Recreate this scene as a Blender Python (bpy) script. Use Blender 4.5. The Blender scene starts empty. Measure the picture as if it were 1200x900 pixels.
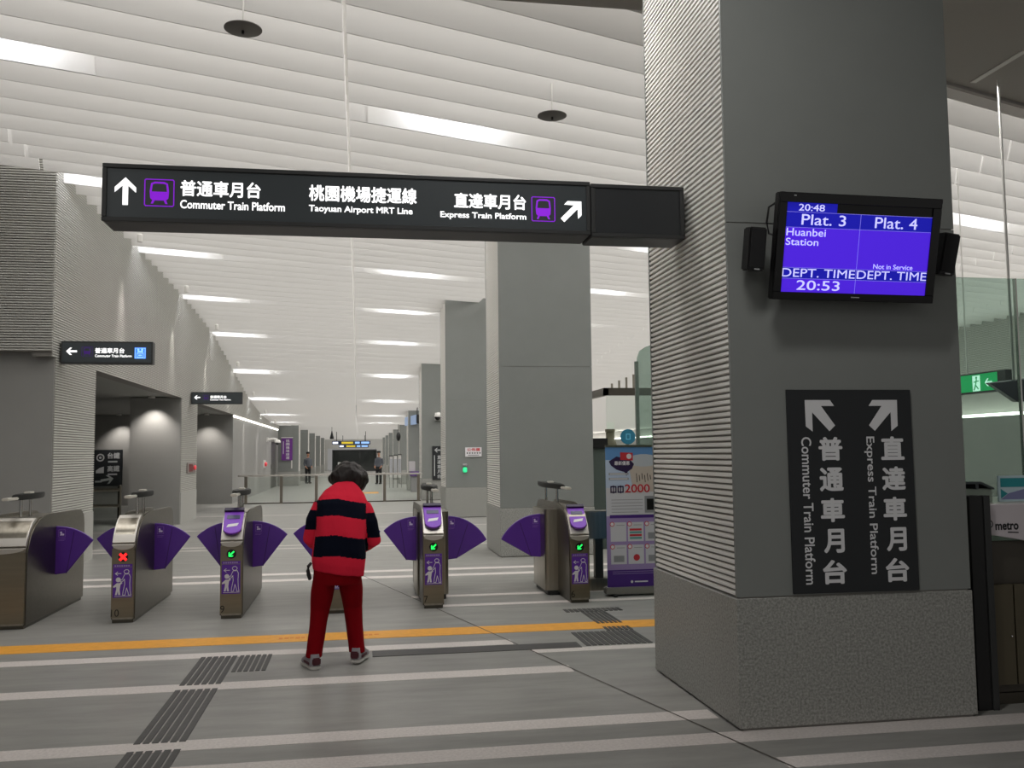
import bpy, bmesh, math, random
from mathutils import Vector, Matrix, noise as mnoise
random.seed(4)
SC = bpy.context.scene
COL = SC.collection

# ------------------------------------------------------------------ camera
FPX, PITCH, YAW, ROLL, EYE = 1073.5, 0.0754716, 0.1654575, -0.0106549, 1.5
cy, sy, cp, sp = math.cos(YAW), math.sin(YAW), math.cos(PITCH), math.sin(PITCH)
fw = Vector((sy*cp, cy*cp, sp)); rt = Vector((cy, -sy, 0)); up = rt.cross(fw)
cr, sr = math.cos(ROLL), math.sin(ROLL)
r2 = cr*rt + sr*up; u2 = -sr*rt + cr*up
cam = bpy.data.cameras.new('camera'); cam.sensor_width = 36; cam.lens = FPX/1200*36
cam.clip_end = 300; cam.clip_start = 0.05
co = bpy.data.objects.new('camera', cam); COL.objects.link(co)
co.matrix_world = Matrix(((r2.x, u2.x, -fw.x, 0), (r2.y, u2.y, -fw.y, 0), (r2.z, u2.z, -fw.z, EYE), (0, 0, 0, 1)))
SC.camera = co

# ------------------------------------------------------------------ world, big lights, exposure
WORLD = 0.24
PLENUM = 68.0
w = bpy.data.worlds.new('world'); SC.world = w; w.use_nodes = True
w.node_tree.nodes['Background'].inputs[0].default_value = (1, .98, .95, 1)
w.node_tree.nodes['Background'].inputs[1].default_value = WORLD
SC.view_settings.view_transform = 'Standard'; SC.view_settings.look = 'None'
SC.view_settings.exposure = 0.0; SC.view_settings.gamma = 1.0
SC.view_settings.use_curve_mapping = False
SC.cycles.max_bounces = 8; SC.cycles.diffuse_bounces = 5; SC.cycles.transparent_max_bounces = 12
SC.cycles.sample_clamp_indirect = 4.0
SC.cycles.use_denoising = True


def area(name, loc, sx, sy_, power, rot=(0, 0, 0), color=(1, .98, .95)):
    l = bpy.data.lights.new(name, 'AREA'); l.shape = 'RECTANGLE'; l.size = sx; l.size_y = sy_
    l.energy = power; l.color = color
    o = bpy.data.objects.new(name, l); COL.objects.link(o); o.location = loc; o.rotation_euler = rot
    return o


def spot(name, loc, power, angle, blend=.6, rot=(0, 0, 0), color=(1, .94, .88), radius=.03):
    l = bpy.data.lights.new(name, 'SPOT'); l.energy = power; l.spot_size = math.radians(angle)
    l.spot_blend = blend; l.color = color; l.shadow_soft_size = radius
    o = bpy.data.objects.new(name, l); COL.objects.link(o); o.location = loc; o.rotation_euler = rot
    return o


# light tubes above the louvred ceiling (power per square metre = PLENUM)
for (y0, y1) in ((4, 14), (14, 24), (24, 34), (34, 46), (46, 60), (60, 76), (76, 92)):
    area('plenum_light', (6.5, (y0+y1)/2, 6.3), 23, y1-y0, PLENUM*23*(y1-y0)/10)
# unseen fill lights added under the soffit to brighten the near column and floor
for (lx, ly, lp) in ((-3.4, 4.55, 34), (1.0, 6.1, 40), (5.75, 7.8, 20), (-3.4, .3, 34), (1.1, 3.1, 50), (-3.4, -3, 30), (1.2, -2.4, 30)):
    area('soffit_fill', (lx, ly, 5.03), 1.25, .2, lp, (0, 0, math.radians(19.5)))

# ------------------------------------------------------------------ materials


def lin(h):
    h = h.lstrip('#')
    v = [int(h[i:i+2], 16)/255 for i in (0, 2, 4)]
    return tuple(x/12.92 if x <= .04045 else ((x+.055)/1.055)**2.4 for x in v)


MATS = {}


def mat(name, color, rough=.5, metal=0.0, emit=0.0, spec=.5, noise=None, bump=None, trans=0.0, ecol=None, coat=0):
    if name in MATS: return MATS[name]
    m = bpy.data.materials.new(name); m.use_nodes = True; MATS[name] = m
    nt = m.node_tree; b = nt.nodes['Principled BSDF']
    c = lin(color) if isinstance(color, str) else color
    b.inputs['Base Color'].default_value = (*c, 1); b.inputs['Roughness'].default_value = rough
    b.inputs['Metallic'].default_value = metal; b.inputs['Specular IOR Level'].default_value = spec
    b.inputs['Transmission Weight'].default_value = trans
    b.inputs['Coat Weight'].default_value = coat
    if emit:
        e = lin(ecol) if ecol else c
        b.inputs['Emission Color'].default_value = (*e, 1); b.inputs['Emission Strength'].default_value = emit
    tc = None
    if noise or bump:
        tc = nt.nodes.new('ShaderNodeTexCoord')
    if noise:   # (scale vec, amount, detail)
        sc, am = noise[0], noise[1]
        mp = nt.nodes.new('ShaderNodeMapping'); mp.inputs['Scale'].default_value = sc if hasattr(sc, '__len__') else (sc,)*3
        nz = nt.nodes.new('ShaderNodeTexNoise'); nz.inputs['Scale'].default_value = 1.0
        nz.inputs['Detail'].default_value = noise[2] if len(noise) > 2 else 4
        nz.inputs['Roughness'].default_value = .65
        rp = nt.nodes.new('ShaderNodeMapRange'); rp.inputs[1].default_value = .3; rp.inputs[2].default_value = .7
        rp.inputs[3].default_value = 1-am; rp.inputs[4].default_value = 1+am
        mx = nt.nodes.new('ShaderNodeMix'); mx.data_type = 'RGBA'; mx.blend_type = 'MULTIPLY'; mx.inputs[0].default_value = 1
        mx.inputs[6].default_value = (*c, 1)
        L = nt.links.new
        L(tc.outputs['Object'], mp.inputs[0]); L(mp.outputs[0], nz.inputs['Vector']); L(nz.outputs[0], rp.inputs[0])
        L(rp.outputs[0], mx.inputs[7]); L(mx.outputs[2], b.inputs['Base Color'])
    if bump:
        nz = nt.nodes.new('ShaderNodeTexNoise'); nz.inputs['Scale'].default_value = bump[0]; nz.inputs['Detail'].default_value = 3
        bp = nt.nodes.new('ShaderNodeBump'); bp.inputs['Strength'].default_value = bump[1]; bp.inputs['Distance'].default_value = .01
        nt.links.new(tc.outputs['Object'], nz.inputs['Vector']); nt.links.new(nz.outputs[0], bp.inputs['Height'])
        nt.links.new(bp.outputs[0], b.inputs['Normal'])
    return m


def louver_material():
    m = bpy.data.materials.new('louver_white'); m.use_nodes = True; nt = m.node_tree
    nt.nodes.clear()
    out = nt.nodes.new('ShaderNodeOutputMaterial'); mx = nt.nodes.new('ShaderNodeMixShader')
    d = nt.nodes.new('ShaderNodeBsdfDiffuse'); t = nt.nodes.new('ShaderNodeBsdfTranslucent')
    d.inputs[0].default_value = (.80, .79, .775, 1); t.inputs[0].default_value = (.80, .79, .775, 1)
    mx.inputs[0].default_value = .15
    nt.links.new(d.outputs[0], mx.inputs[1]); nt.links.new(t.outputs[0], mx.inputs[2]); nt.links.new(mx.outputs[0], out.inputs[0])
    return m


def glass_material(name, tint, refl=.08, rough=0.0):
    m = bpy.data.materials.new(name); m.use_nodes = True; nt = m.node_tree; nt.nodes.clear()
    out = nt.nodes.new('ShaderNodeOutputMaterial'); mx = nt.nodes.new('ShaderNodeMixShader')
    t = nt.nodes.new('ShaderNodeBsdfTransparent'); t.inputs[0].default_value = (*tint, 1)
    g = nt.nodes.new('ShaderNodeBsdfGlossy'); g.inputs['Roughness'].default_value = rough
    g.inputs[0].default_value = (.9, 1, .95, 1)
    lw = nt.nodes.new('ShaderNodeLayerWeight'); lw.inputs[0].default_value = .5      # Schlick reflectance on both faces
    p5 = nt.nodes.new('ShaderNodeMath'); p5.operation = 'POWER'; p5.inputs[1].default_value = 5
    ma = nt.nodes.new('ShaderNodeMath'); ma.operation = 'MULTIPLY_ADD'; ma.inputs[1].default_value = .96; ma.inputs[2].default_value = .04
    nt.links.new(lw.outputs['Facing'], p5.inputs[0]); nt.links.new(p5.outputs[0], ma.inputs[0]); nt.links.new(ma.outputs[0], mx.inputs[0])
    nt.links.new(t.outputs[0], mx.inputs[1]); nt.links.new(g.outputs[0], mx.inputs[2]); nt.links.new(mx.outputs[0], out.inputs[0])
    return m


LOUV = louver_material()
GLASS = glass_material('clear_glass', (.95, .975, .96))
GLASSG = glass_material('green_glass', (.67, .76, .72))
FLOOR = mat('floor_stone', '#8b8a86', .33, noise=((1.6, 7, 1), .17, 10), bump=(90, .04), spec=.12)
STRIPE = mat('floor_light_stone', '#c9c2be', .4, noise=(60, .14), spec=.2)
GRANITE = mat('granite', '#94948f', .45, noise=(75, .42, 3))
PANEL = mat('grey_panel', '#7f827f', .45, noise=(1.2, .04), spec=.4)
RIB = mat('ribbed_aluminium', '#b9b8b2', .7, spec=.12)
RIBC = mat('column_ribs', '#eae8e3', .5, spec=.4)
GROOVE = mat('rib_groove', '#77746f', .6)
SOFFIT = mat('soffit_grey', '#9c9893', .7)
WALLP = mat('wall_panel', '#8d8c89', .4, noise=(1, .04), spec=.4)
WHITE = mat('white_paint', '#d8d6d2', .5)
STEEL = mat('brushed_steel', '#a09a8e', .30, metal=1, noise=((30, 30, 2), .10, 2))
STEELD = mat('dark_steel', '#5e5a52', .35, metal=1)
CHROME = mat('polished_steel', '#d9d8d4', .2, metal=1)
BLACK = mat('black_plastic', '#0d0d0e', .4)
DARK = mat('charcoal_frame', '#2b2c2c', .45)
SIGNF = mat('sign_face', '#3e4447', .35, spec=.4)
BOARD = mat('board_black', '#1d2023', .5)
PURPLE = mat('purple_acrylic', '#542a8c', .3, noise=(5, .05))
PURPLEL = mat('purple_reader', '#7b35bd', .35)
PURPLEP = mat('purple_print', '#5d2a9e', .5)
PRINTW = mat('white_print', '#dcd9dc', .5)
PRINTG = mat('grey_print', '#b3b5b6', .5)
LETTER = mat('lit_letter', '#ffffff', .5, emit=1.0)
LETTERP = mat('lit_purple', '#8410d0', .5, emit=.7)
LETTERDP = mat('dim_purple', '#3c1670', .5, emit=.35)
LETTERB = mat('lit_blue', '#1f6fe0', .5, emit=.8)
DIFFUSER = mat('lamp_diffuser', '#ffffff', .5, emit=9.0)
PANELW = mat('lamp_panel', '#e9e8e5', .6, emit=.0)
TUBE = mat('lamp_tube', '#f6f8ff', .5, emit=48.0)
COVE = mat('cove_lamp', '#fffaf0', .5, emit=7.0)
REDLED = mat('red_led', '#ff2020', .5, emit=2.2)
GREENLED = mat('green_led', '#20ff60', .5, emit=1.6)
YELLOW = mat('yellow_line', '#d9982f', .5, noise=(14, .10))
REDP = mat('red_print', '#c0303a', .5)
TACT = mat('tactile_dark', '#3b3a39', .5, noise=(20, .15))
TACTJ = mat('tactile_joint', '#8a8681', .5)
JOINT = mat('joint_dark', '#4a443f', .6)

# ------------------------------------------------------------------ mesh building


class MB:
    def __init__(self): self.v = []; self.f = []; self.m = []

    def add(self, vs, fs, mi=0):
        n = len(self.v); self.v += [Vector(p) for p in vs]
        for f in fs: self.f.append([i+n for i in f]); self.m.append(mi)
        return self

    def box(self, x0, x1, y0, y1, z0, z1, mi=0):
        vs = [(x, y, z) for z in (z0, z1) for y in (y0, y1) for x in (x0, x1)]
        return self.add(vs, [(0, 2, 3, 1), (4, 5, 7, 6), (0, 1, 5, 4), (2, 6, 7, 3), (0, 4, 6, 2), (1, 3, 7, 5)], mi)

    def prism(self, pts, axis, a, b, mi=0):
        def p3(p, t): return {'x': (t, p[0], p[1]), 'y': (p[0], t, p[1]), 'z': (p[0], p[1], t)}[axis]
        n = len(pts); vs = [p3(p, a) for p in pts]+[p3(p, b) for p in pts]
        fs = [tuple(range(n)), tuple(range(2*n-1, n-1, -1))]+[(i, i+n, (i+1) % n+n, (i+1) % n) for i in range(n)]
        return self.add(vs, fs, mi)

    def rings(self, rs, cap=True, mi=0, closed=True):
        n = len(rs[0]); vs = [p for r in rs for p in r]; fs = []
        for k in range(len(rs)-1):
            for i in range(n if closed else n-1):
                j = (i+1) % n
                fs.append((k*n+i, k*n+j, (k+1)*n+j, (k+1)*n+i))
        if cap: fs += [tuple(range(n-1, -1, -1)), tuple(range((len(rs)-1)*n, len(rs)*n))]
        return self.add(vs, fs, mi)

    def tube(self, path, r, n=12, mi=0, cap=True, flat=1.0):
        path = [Vector(p) for p in path]; rr = r if hasattr(r, '__len__') else [r]*len(path); rs = []
        ref = None
        for i, p in enumerate(path):
            a = path[max(i-1, 0)]; b = path[min(i+1, len(path)-1)]; d = (b-a).normalized()
            if ref is None: ref = Vector((0, 0, 1)) if abs(d.z) < .9 else Vector((1, 0, 0))
            s = d.cross(ref).normalized(); u = s.cross(d)
            rs.append([p+rr[i]*(math.cos(2*math.pi*k/n)*s+flat*math.sin(2*math.pi*k/n)*u) for k in range(n)])
        return self.rings(rs, cap, mi)

    def cyl(self, p, q, r, r1=None, n=20, mi=0): return self.tube([p, q], [r, r if r1 is None else r1], n, mi)

    def lathe(self, prof, c=(0, 0, 0), n=28, mi=0):
        rs = [[(c[0]+r*math.cos(2*math.pi*k/n), c[1]+r*math.sin(2*math.pi*k/n), c[2]+z) for k in range(n)] for r, z in prof]
        return self.rings(rs, True, mi)

    def ball(self, c, r, n=16, m=10, mi=0):
        rx, ry, rz = r if hasattr(r, '__len__') else (r,)*3
        rs = []
        for j in range(m+1):
            t = math.pi*(j/m); s = max(math.sin(t), .02)
            rs.append([(c[0]+rx*s*math.cos(2*math.pi*k/n), c[1]+ry*s*math.sin(2*math.pi*k/n), c[2]-rz*math.cos(t)) for k in range(n)])
        return self.rings(rs, True, mi)

    def poly(self, pts, fr, off=0.0, mi=0, thick=0):
        o, R, U = fr; N = R.cross(U)
        P = [o+R*a+U*b+N*off for a, b in pts]
        if thick:
            n = len(P); Q = [p+N*thick for p in P]
            return self.add(P+Q, [tuple(range(n-1, -1, -1)), tuple(range(n, 2*n))]+[(i, (i+1) % n, (i+1) % n+n, i+n) for i in range(n)], mi)
        return self.add(P, [tuple(range(len(P)))], mi)

    def stroke(self, pts, wd, fr, off=0.0, mi=0, closed=False):
        """a flat line of width wd along 2D pts"""
        n = len(pts); k = n if closed else n-1
        for i in range(k):
            a = Vector(pts[i]); b = Vector(pts[(i+1) % n]); d = (b-a)
            if d.length < 1e-6: continue
            d.normalize(); s = Vector((-d.y, d.x))*wd/2; e = d*wd*.42
            self.poly([(a-e-s)[:], (b+e-s)[:], (b+e+s)[:], (a-e+s)[:]], fr, off+i*2e-5, mi)
        return self

    def disc(self, c, r, fr, off=0, mi=0, n=20, thick=0):
        return self.poly([(c[0]+r*math.cos(2*math.pi*k/n), c[1]+r*math.sin(2*math.pi*k/n)) for k in range(n)], fr, off, mi, thick)

    def xf(self, M, i0=0):
        for i in range(i0, len(self.v)): self.v[i] = M @ self.v[i]
        return self

    def build(self, name, mats, parent=None, bevel=0, seg=2, sharp=35, smooth=True, fixn=True):
        mats = mats if isinstance(mats, (list, tuple)) else [mats]
        org = Vector((0, 0, 0))
        if parent is not None:
            org = Vector(parent['_org'])
        elif self.v:
            xs = [v.x for v in self.v]; ys = [v.y for v in self.v]; zs = [v.z for v in self.v]
            org = Vector(((min(xs)+max(xs))/2, (min(ys)+max(ys))/2, min(zs)))
        me = bpy.data.meshes.new(name)
        me.from_pydata([(v-org)[:] for v in self.v], [], self.f)
        for m in mats: me.materials.append(m)
        for p, mi in zip(me.polygons, self.m): p.material_index = mi
        if fixn or bevel:
            bm = bmesh.new(); bm.from_mesh(me)
            if fixn: bmesh.ops.recalc_face_normals(bm, faces=bm.faces)
            if bevel:
                es = [e for e in bm.edges if len(e.link_faces) == 2 and e.calc_face_angle(0) > math.radians(30)]
                bmesh.ops.bevel(bm, geom=es, offset=bevel, segments=seg, affect='EDGES', clamp_overlap=True)
            bm.to_mesh(me); bm.free()
        if smooth:
            for p in me.polygons: p.use_smooth = True
            me.set_sharp_from_angle(angle=math.radians(sharp))
        o = bpy.data.objects.new(name, me); COL.objects.link(o)
        if parent is not None: o.parent = parent
        else: o.location = org
        o['_org'] = org[:]
        return o


def thing(name, label, cat, loc=(0, 0, 0), group=None):
    o = bpy.data.objects.new(name, None); COL.objects.link(o); o.location = loc; o.empty_display_size = .1
    o['label'] = label; o['category'] = cat; o['_org'] = tuple(loc)
    if group: o['group'] = group
    return o


def tag(o, label, cat, group=None):
    o['label'] = label; o['category'] = cat
    if group: o['group'] = group
    return o


def struct(o): o['kind'] = 'structure'; return o


def dup(root, loc, label, group=None):
    c = root.copy(); COL.objects.link(c); c.location = loc; c['label'] = label; c['_org'] = tuple(loc)
    if group: c['group'] = group
    for ch in list(root.children):
        k = ch.copy(); COL.objects.link(k); k.parent = c
        for g in ch.children:
            h = g.copy(); COL.objects.link(h); h.parent = k
    return c


def frame(o, R, U): return (Vector(o), Vector(R), Vector(U))


FRONT = lambda y: frame((0, y, 0), (1, 0, 0), (0, 0, 1))      # faces the photographer (-y): a = x, b = z
_tc = {}


def glyphs(s):
    k = s
    if k in _tc: return _tc[k]
    c = bpy.data.curves.new('t', 'FONT'); c.body = s; c.resolution_u = 4
    o = bpy.data.objects.new('t', c); COL.objects.link(o)
    dg = bpy.context.evaluated_depsgraph_get()
    me = bpy.data.meshes.new_from_object(o.evaluated_get(dg))
    vs = [v.co.xy.to_tuple() for v in me.vertices]; fs = [tuple(p.vertices) for p in me.polygons]
    bpy.data.objects.remove(o); bpy.data.meshes.remove(me); bpy.data.curves.remove(c)
    _tc[k] = (vs, fs); return _tc[k]


def text(mb, s, a0, a1, b0, b1, fr, off=.001, bold=.012, mi=0, rot=False):
    """lettering fitted to the rectangle a0..a1, b0..b1; rot: read from top to bottom"""
    vs, fs = glyphs(s)
    x0 = min(v[0] for v in vs); x1 = max(v[0] for v in vs); y0 = min(v[1] for v in vs); y1 = max(v[1] for v in vs)
    o, R, U = fr; N = R.cross(U)
    w_ = max(0, bold)*1.15      # stroke weight in em
    sh = [(0, 0)] if w_ == 0 else [(w_*math.cos(k*math.pi/4), w_*math.sin(k*math.pi/4)) for k in range(8)]
    x0 -= w_; x1 += w_; y0 -= w_; y1 += w_
    for k, (dx, dy) in enumerate(sh):
        P = []
        for x, y in vs:
            u = (x+dx-x0)/(x1-x0); t = (y+dy-y0)/(y1-y0)
            if rot: a, b = a0+t*(a1-a0), b1-u*(b1-b0)
            else: a, b = a0+u*(a1-a0), b0+t*(b1-b0)
            P.append(o+R*a+U*b+N*(off+k*1.5e-5))
        mb.add(P, fs, mi)


def arrow(mb, cx, cz, s, ang, fr, off, mi=0):
    """bold arrow of half-size s pointing along ang (degrees, 0 = right, 90 = up)"""
    t = .155
    pts = [(1.0, 0), (.28, .72), (-.10, .72), (.40, .19), (-1.0, .19), (-1.0, -.19), (.40, -.19), (-.10, -.72), (.28, -.72)]
    a = math.radians(ang); c, q = math.cos(a), math.sin(a)
    mb.poly([(cx+s*(c*x-q*y), cz+s*(q*x+c*y)) for x, y in pts], fr, off, mi)


def train(mb, x0, x1, z0, z1, fr, off, mi=0, win=None):
    """train-front pictogram in a rounded frame; win = material index of the window cut-out"""
    W = x1-x0; H = z1-z0; L = W*.035
    P = lambda a, b: (x0+a*W, z0+b*H)
    mb.stroke([P(.06, .02), P(.94, .02), P(.98, .06), P(.98, .94), P(.94, .98), P(.06, .98), P(.02, .94), P(.02, .06)], L, fr, off, mi, True)
    mb.poly([P(.20, .30), P(.28, .22), P(.72, .22), P(.80, .30), P(.82, .55), P(.78, .84), P(.66, .90), P(.34, .90), P(.22, .84), P(.18, .55)], fr, off, mi)
    mb.poly([P(.27, .22), P(.35, .22), P(.30, .10), P(.22, .10)], fr, off, mi)
    mb.poly([P(.65, .22), P(.73, .22), P(.78, .10), P(.70, .10)], fr, off, mi)
    if win is not None:
        mb.poly([P(.25, .54), P(.75, .54), P(.72, .80), P(.64, .83), P(.36, .83), P(.28, .80)], fr, off+.0006, win)


# ------------------------------------------------------------------ setting: floor
f = MB().box(-14, 26, -4, 95, -.12, 0)
struct(f.build('floor', FLOOR))


def jx(y): return 2.3 - (y-3.2)*.2655      # x of the diagonal expansion joint at depth y


tn = [0]


def trim(mb, m):
    tn[0] += 1
    return struct(mb.build('trim_%d' % tn[0], m, smooth=False))


s = MB(); T = .0015
for yc, wd in ((5.115, .175), (4.685, .18), (6.365, .19), (7.34, .18), (9.2, .13), (9.82, .13), (11.5, .2), (12.1, .2), (15.4, .1), (15.9, .1), (19.5, .1), (24, .12)):
    if yc == 7.34: s.box(-12, jx(7.34), yc-wd/2, yc+wd/2, 0, T)
    elif yc in (6.365,): s.box(-12, jx(yc), yc-wd/2, yc+wd/2, 0, T)
    elif yc == 4.685: s.box(-12, 9, yc-wd/2, yc+wd/2, 0, T)
    elif yc in (9.2, 9.82): s.box(jx(yc), 9, yc-wd/2, yc+wd/2, 0, T)
    else: s.box(-12, 2.0 if yc == 5.115 else 9, yc-wd/2, yc+wd/2, 0, T)
s.box(jx(4.27), 9, 4.19, 4.34, 0, T); s.box(jx(6.95), 9, 6.90, 7.03, 0, T); s.box(-12, 9, 3.6, 3.72, 0, T)
trim(s, STRIPE)
y = MB().box(-12, 9, 7.72, 8.04, 0, .002); trim(y, YELLOW)
r = MB()
for xc in (-.52, .03):
    for k in range(6): r.box(xc+k*.045-.13, xc+k*.045-.10+.006*(k % 2), 7.845+.01*(k % 3), 7.905, .002, .0026)
trim(r, mat('worn_red', '#cf7a35', .6))
r = MB(); a = Vector((jx(3.2), 3.2, 0)); b = Vector((jx(14), 14, 0)); d = (b-a).normalized(); sd = Vector((d.y, -d.x, 0))*.006
r.add([a-sd+Vector((0, 0, .0024)), a+sd+Vector((0, 0, .0024)), b+sd+Vector((0, 0, .0024)), b-sd+Vector((0, 0, .0024))], [(0, 1, 2, 3)])
trim(r, JOINT)
g = MB()


def tactile(mb, x0, x1, y0, y1, n):
    p = (x1-x0)/n
    for k in range(n): mb.box(x0+k*p+.006, x0+(k+1)*p-.006, y0, y1, 0, .004)


tactile(g, -1.17, -.895, 6.42, 7.28, 6); tactile(g, -1.17, -.895, 5.18, 6.30, 6); tactile(g, -1.17, -.895, 3.4, 5.05, 6)
tactile(g, -.885, -.64, 6.75, 7.28, 6)
tactile(g, 1.92, 2.48, 8.56, 8.72, 12); tactile(g, 2.06, 2.30, 7.95, 8.55, 6); tactile(g, 2.06, 2.30, 7.63, 7.79, 6); tactile(g, 1.74, 2.29, 7.07, 7.60, 11)
g.box(.10, 1.70, 7.02, 7.22, 0, .004)
trim(g, TACT)
g = MB().box(.05, .75, 36.2, 37.6, 0, .003); trim(g, YELLOW)

# ------------------------------------------------------------------ setting: louvred ceiling
TAN = math.tan(math.radians(19.5)); PITCHV = .531; V0 = 7.43
KN = [(-60, 5.2), (17.5, 5.2), (20, 5.16), (23, 5.05), (25.5, 4.9), (27.3, 4.75), (29.5, 4.42), (31.5, 4.1), (35.7, 3.5), (39.9, 3.14), (44, 3.0), (200, 3.0)]


def zc(v):
    for (a, za), (b, zb) in zip(KN, KN[1:]):
        if a <= v <= b: return za+(zb-za)*(v-a)/(b-a)


BL = (.15, .43)     # lean and height of a blade
c = MB()
bays = [(-4.05+4.1*k+(.0 if k else -5), -4.05+4.1*(k+1)-.035) for k in range(0, 5)]+[(16.45, 19)]
bays[0] = (-4.02, -.155); bays[1] = (-.12, bays[1][1])
bays = [(-12, -4.06)]+bays
for bx0, bx1 in bays:
    if bx0 < -5: bx0 = -9
    k = -2
    while True:
        v = V0+PITCHV*k
        if v > 96: break
        z = zc(v); st = 1
        if v > 48: pass
        s0 = .40; th = .012
        P = lambda x, dv, dz: (x, v+dv+TAN*x, z+dz)
        # steep blade leaning towards the photographer at its top
        q = [(0, 0), (-BL[0], BL[1]), (-BL[0]+th, BL[1]), (th, 0)]
        if not (bx1 < -4 and v < 9.5):
            n = len(q); A = [P(bx0, *t) for t in q]; B = [P(bx1, *t) for t in q]
            c.add(A+B, [(i, (i+1) % n, (i+1) % n+n, i+n) for i in range(n)]+[tuple(range(n-1, -1, -1)), tuple(range(n, 2*n))])
        k += 1
struct(c.build('ceiling', LOUV, smooth=False))
c = MB().box(-14, 26, -4, 95, 6.6, 6.7)
struct(c.build('ceiling', WHITE, smooth=False))
# flat soffit panels over the photographer's side of the hall
vS = 5.95; c = MB(); zs = 5.12
xs = [-9, -4.5, -1.5, 1.5, 4.5, 7.2, 10, 19]
for x0, x1 in zip(xs, xs[1:]):
    for i, (ya, yb) in enumerate(((-3, 1.2), (1.2, 4.2), (4.2, None))):
        g0 = .012
        e = 0.0
        if yb is None:
            c.add([(x0+g0, ya+g0, zs), (x1-g0, ya+g0, zs), (x1-g0, vS+TAN*x1, zs), (x0+g0, vS+TAN*x0, zs),
                   (x0+g0, ya+g0, zs+.04), (x1-g0, ya+g0, zs+.04), (x1-g0, vS+TAN*x1, zs+.04), (x0+g0, vS+TAN*x0, zs+.04)],
                  [(0, 1, 2, 3), (7, 6, 5, 4), (0, 4, 5, 1), (1, 5, 6, 2), (2, 6, 7, 3), (3, 7, 4, 0)])
        else: c.box(x0+g0, x1-g0, ya+g0, yb-g0, zs, zs+.04)
c.add([(x, vS+TAN*x+d, z) for x in (-9, 19) for d, z in ((0, 5.09), (.05, 5.09), (.05, 6.6), (0, 6.6))], [(0, 1, 5, 4), (1, 2, 6, 5), (2, 3, 7, 6), (3, 0, 4, 7)])
c.box(-9, 19, -3, 7.1, zs+.05, zs+.09)
struct(c.build('ceiling', SOFFIT, smooth=False))
c = MB().box(5.96, 6.02, 6.2, 7.95, zs-.01, zs+.03); trim(c, WHITE)

# lamps set in the louvres
n = 0
rows = [5+8*j for j in range(0, 20)]


def lamp(xc, k, ln, label, tl=.5):
    v = V0+PITCHV*k; z = zc(v)
    t = thing('ceiling_light', label, 'light', (xc, v+TAN*xc, z), 'strip lights between the ceiling louvres')
    d = MB(); h = MB()
    for x in (0,):
        x0, x1 = xc-ln/2, xc+ln/2
        q = [(-.010, .0), (-.010-BL[0]*.93, BL[1]*.93), (-.002-BL[0]*.93, BL[1]*.93), (-.002, .0)]
        A = [(x0, v+TAN*x0+a, z+b) for a, b in q]; B = [(x1, v+TAN*x1+a, z+b) for a, b in q]
        d.add(A+B, [(i, (i+1) % 4, (i+1) % 4+4, i+4) for i in range(4)]+[(3, 2, 1, 0), (4, 5, 6, 7)])
        for xa, xb in ((x0-.015, x0), (x1, x1+.015)):
            h = MB()
            q2 = [(-.0102, .0), (-.0102-BL[0]*.93, BL[1]*.93), (-.002-BL[0]*.93, BL[1]*.93), (-.002, .0)]
            A = [(xa, v+TAN*xa+a, z+b) for a, b in q2]; B = [(xb, v+TAN*xb+a, z+b) for a, b in q2]
            h.add(A+B, [(i, (i+1) % 4, (i+1) % 4+4, i+4) for i in range(4)]+[(3, 2, 1, 0), (4, 5, 6, 7)])
            h.build('end_cap', PANELW, t, smooth=False)
    d.build('diffuser', PANELW, t, smooth=False)
    u = MB(); x0, x1 = xc-tl, xc+tl; vt = v-PITCHV+.07; A = []; B = []
    for k_ in range(6):
        a = math.radians(60*k_); A.append((x0, vt+TAN*x0+.016*math.cos(a), z+.13+.016*math.sin(a))); B.append((x1, vt+TAN*x1+.016*math.cos(a), z+.13+.016*math.sin(a)))
    u.rings([A, B]).build('lamp_tube', TUBE, t, smooth=False)


ORD = ['nearest', 'second', 'third', 'fourth', 'fifth', 'sixth', 'seventh', 'eighth', 'ninth', 'tenth', 'eleventh', 'twelfth', 'thirteenth', 'fourteenth']
for j in range(0, 9):
    k = rows[j]
    lamp(-3.28, k, 1.46, ('bright strip light in the louvres at the upper left edge of the photo' if j == 0 else
         'bright strip light in the louvres just left of the overhead sign' if j == 1 else
         'strip light in the louvres beside the left wall, %s of those below the overhead sign' % ORD[j-2]))
    lamp(1.2, k, 2.2, ('bright strip light in the louvres above the middle of the overhead sign' if j == 0 else
         'strip light in the louvres hidden behind the middle of the overhead sign' if j == 1 else
         'strip light in the louvres above the hall centre, %s of those below the overhead sign' % ORD[j-2]))
for j, lab in ((0, 'strip light hidden behind the near column, the nearer one'), (1, 'strip light hidden behind the near column, the farther one'), (2, 'strip light in the louvres seen between the near column and the second column'), (3, 'strip light in the louvres peeping out right of the second column')):
    lamp(5.75, rows[j], 2.2, lab)
lamp(10.4, rows[0], 2.2, 'strip light in the louvres right of the departure screen, over the glass booth')


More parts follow.
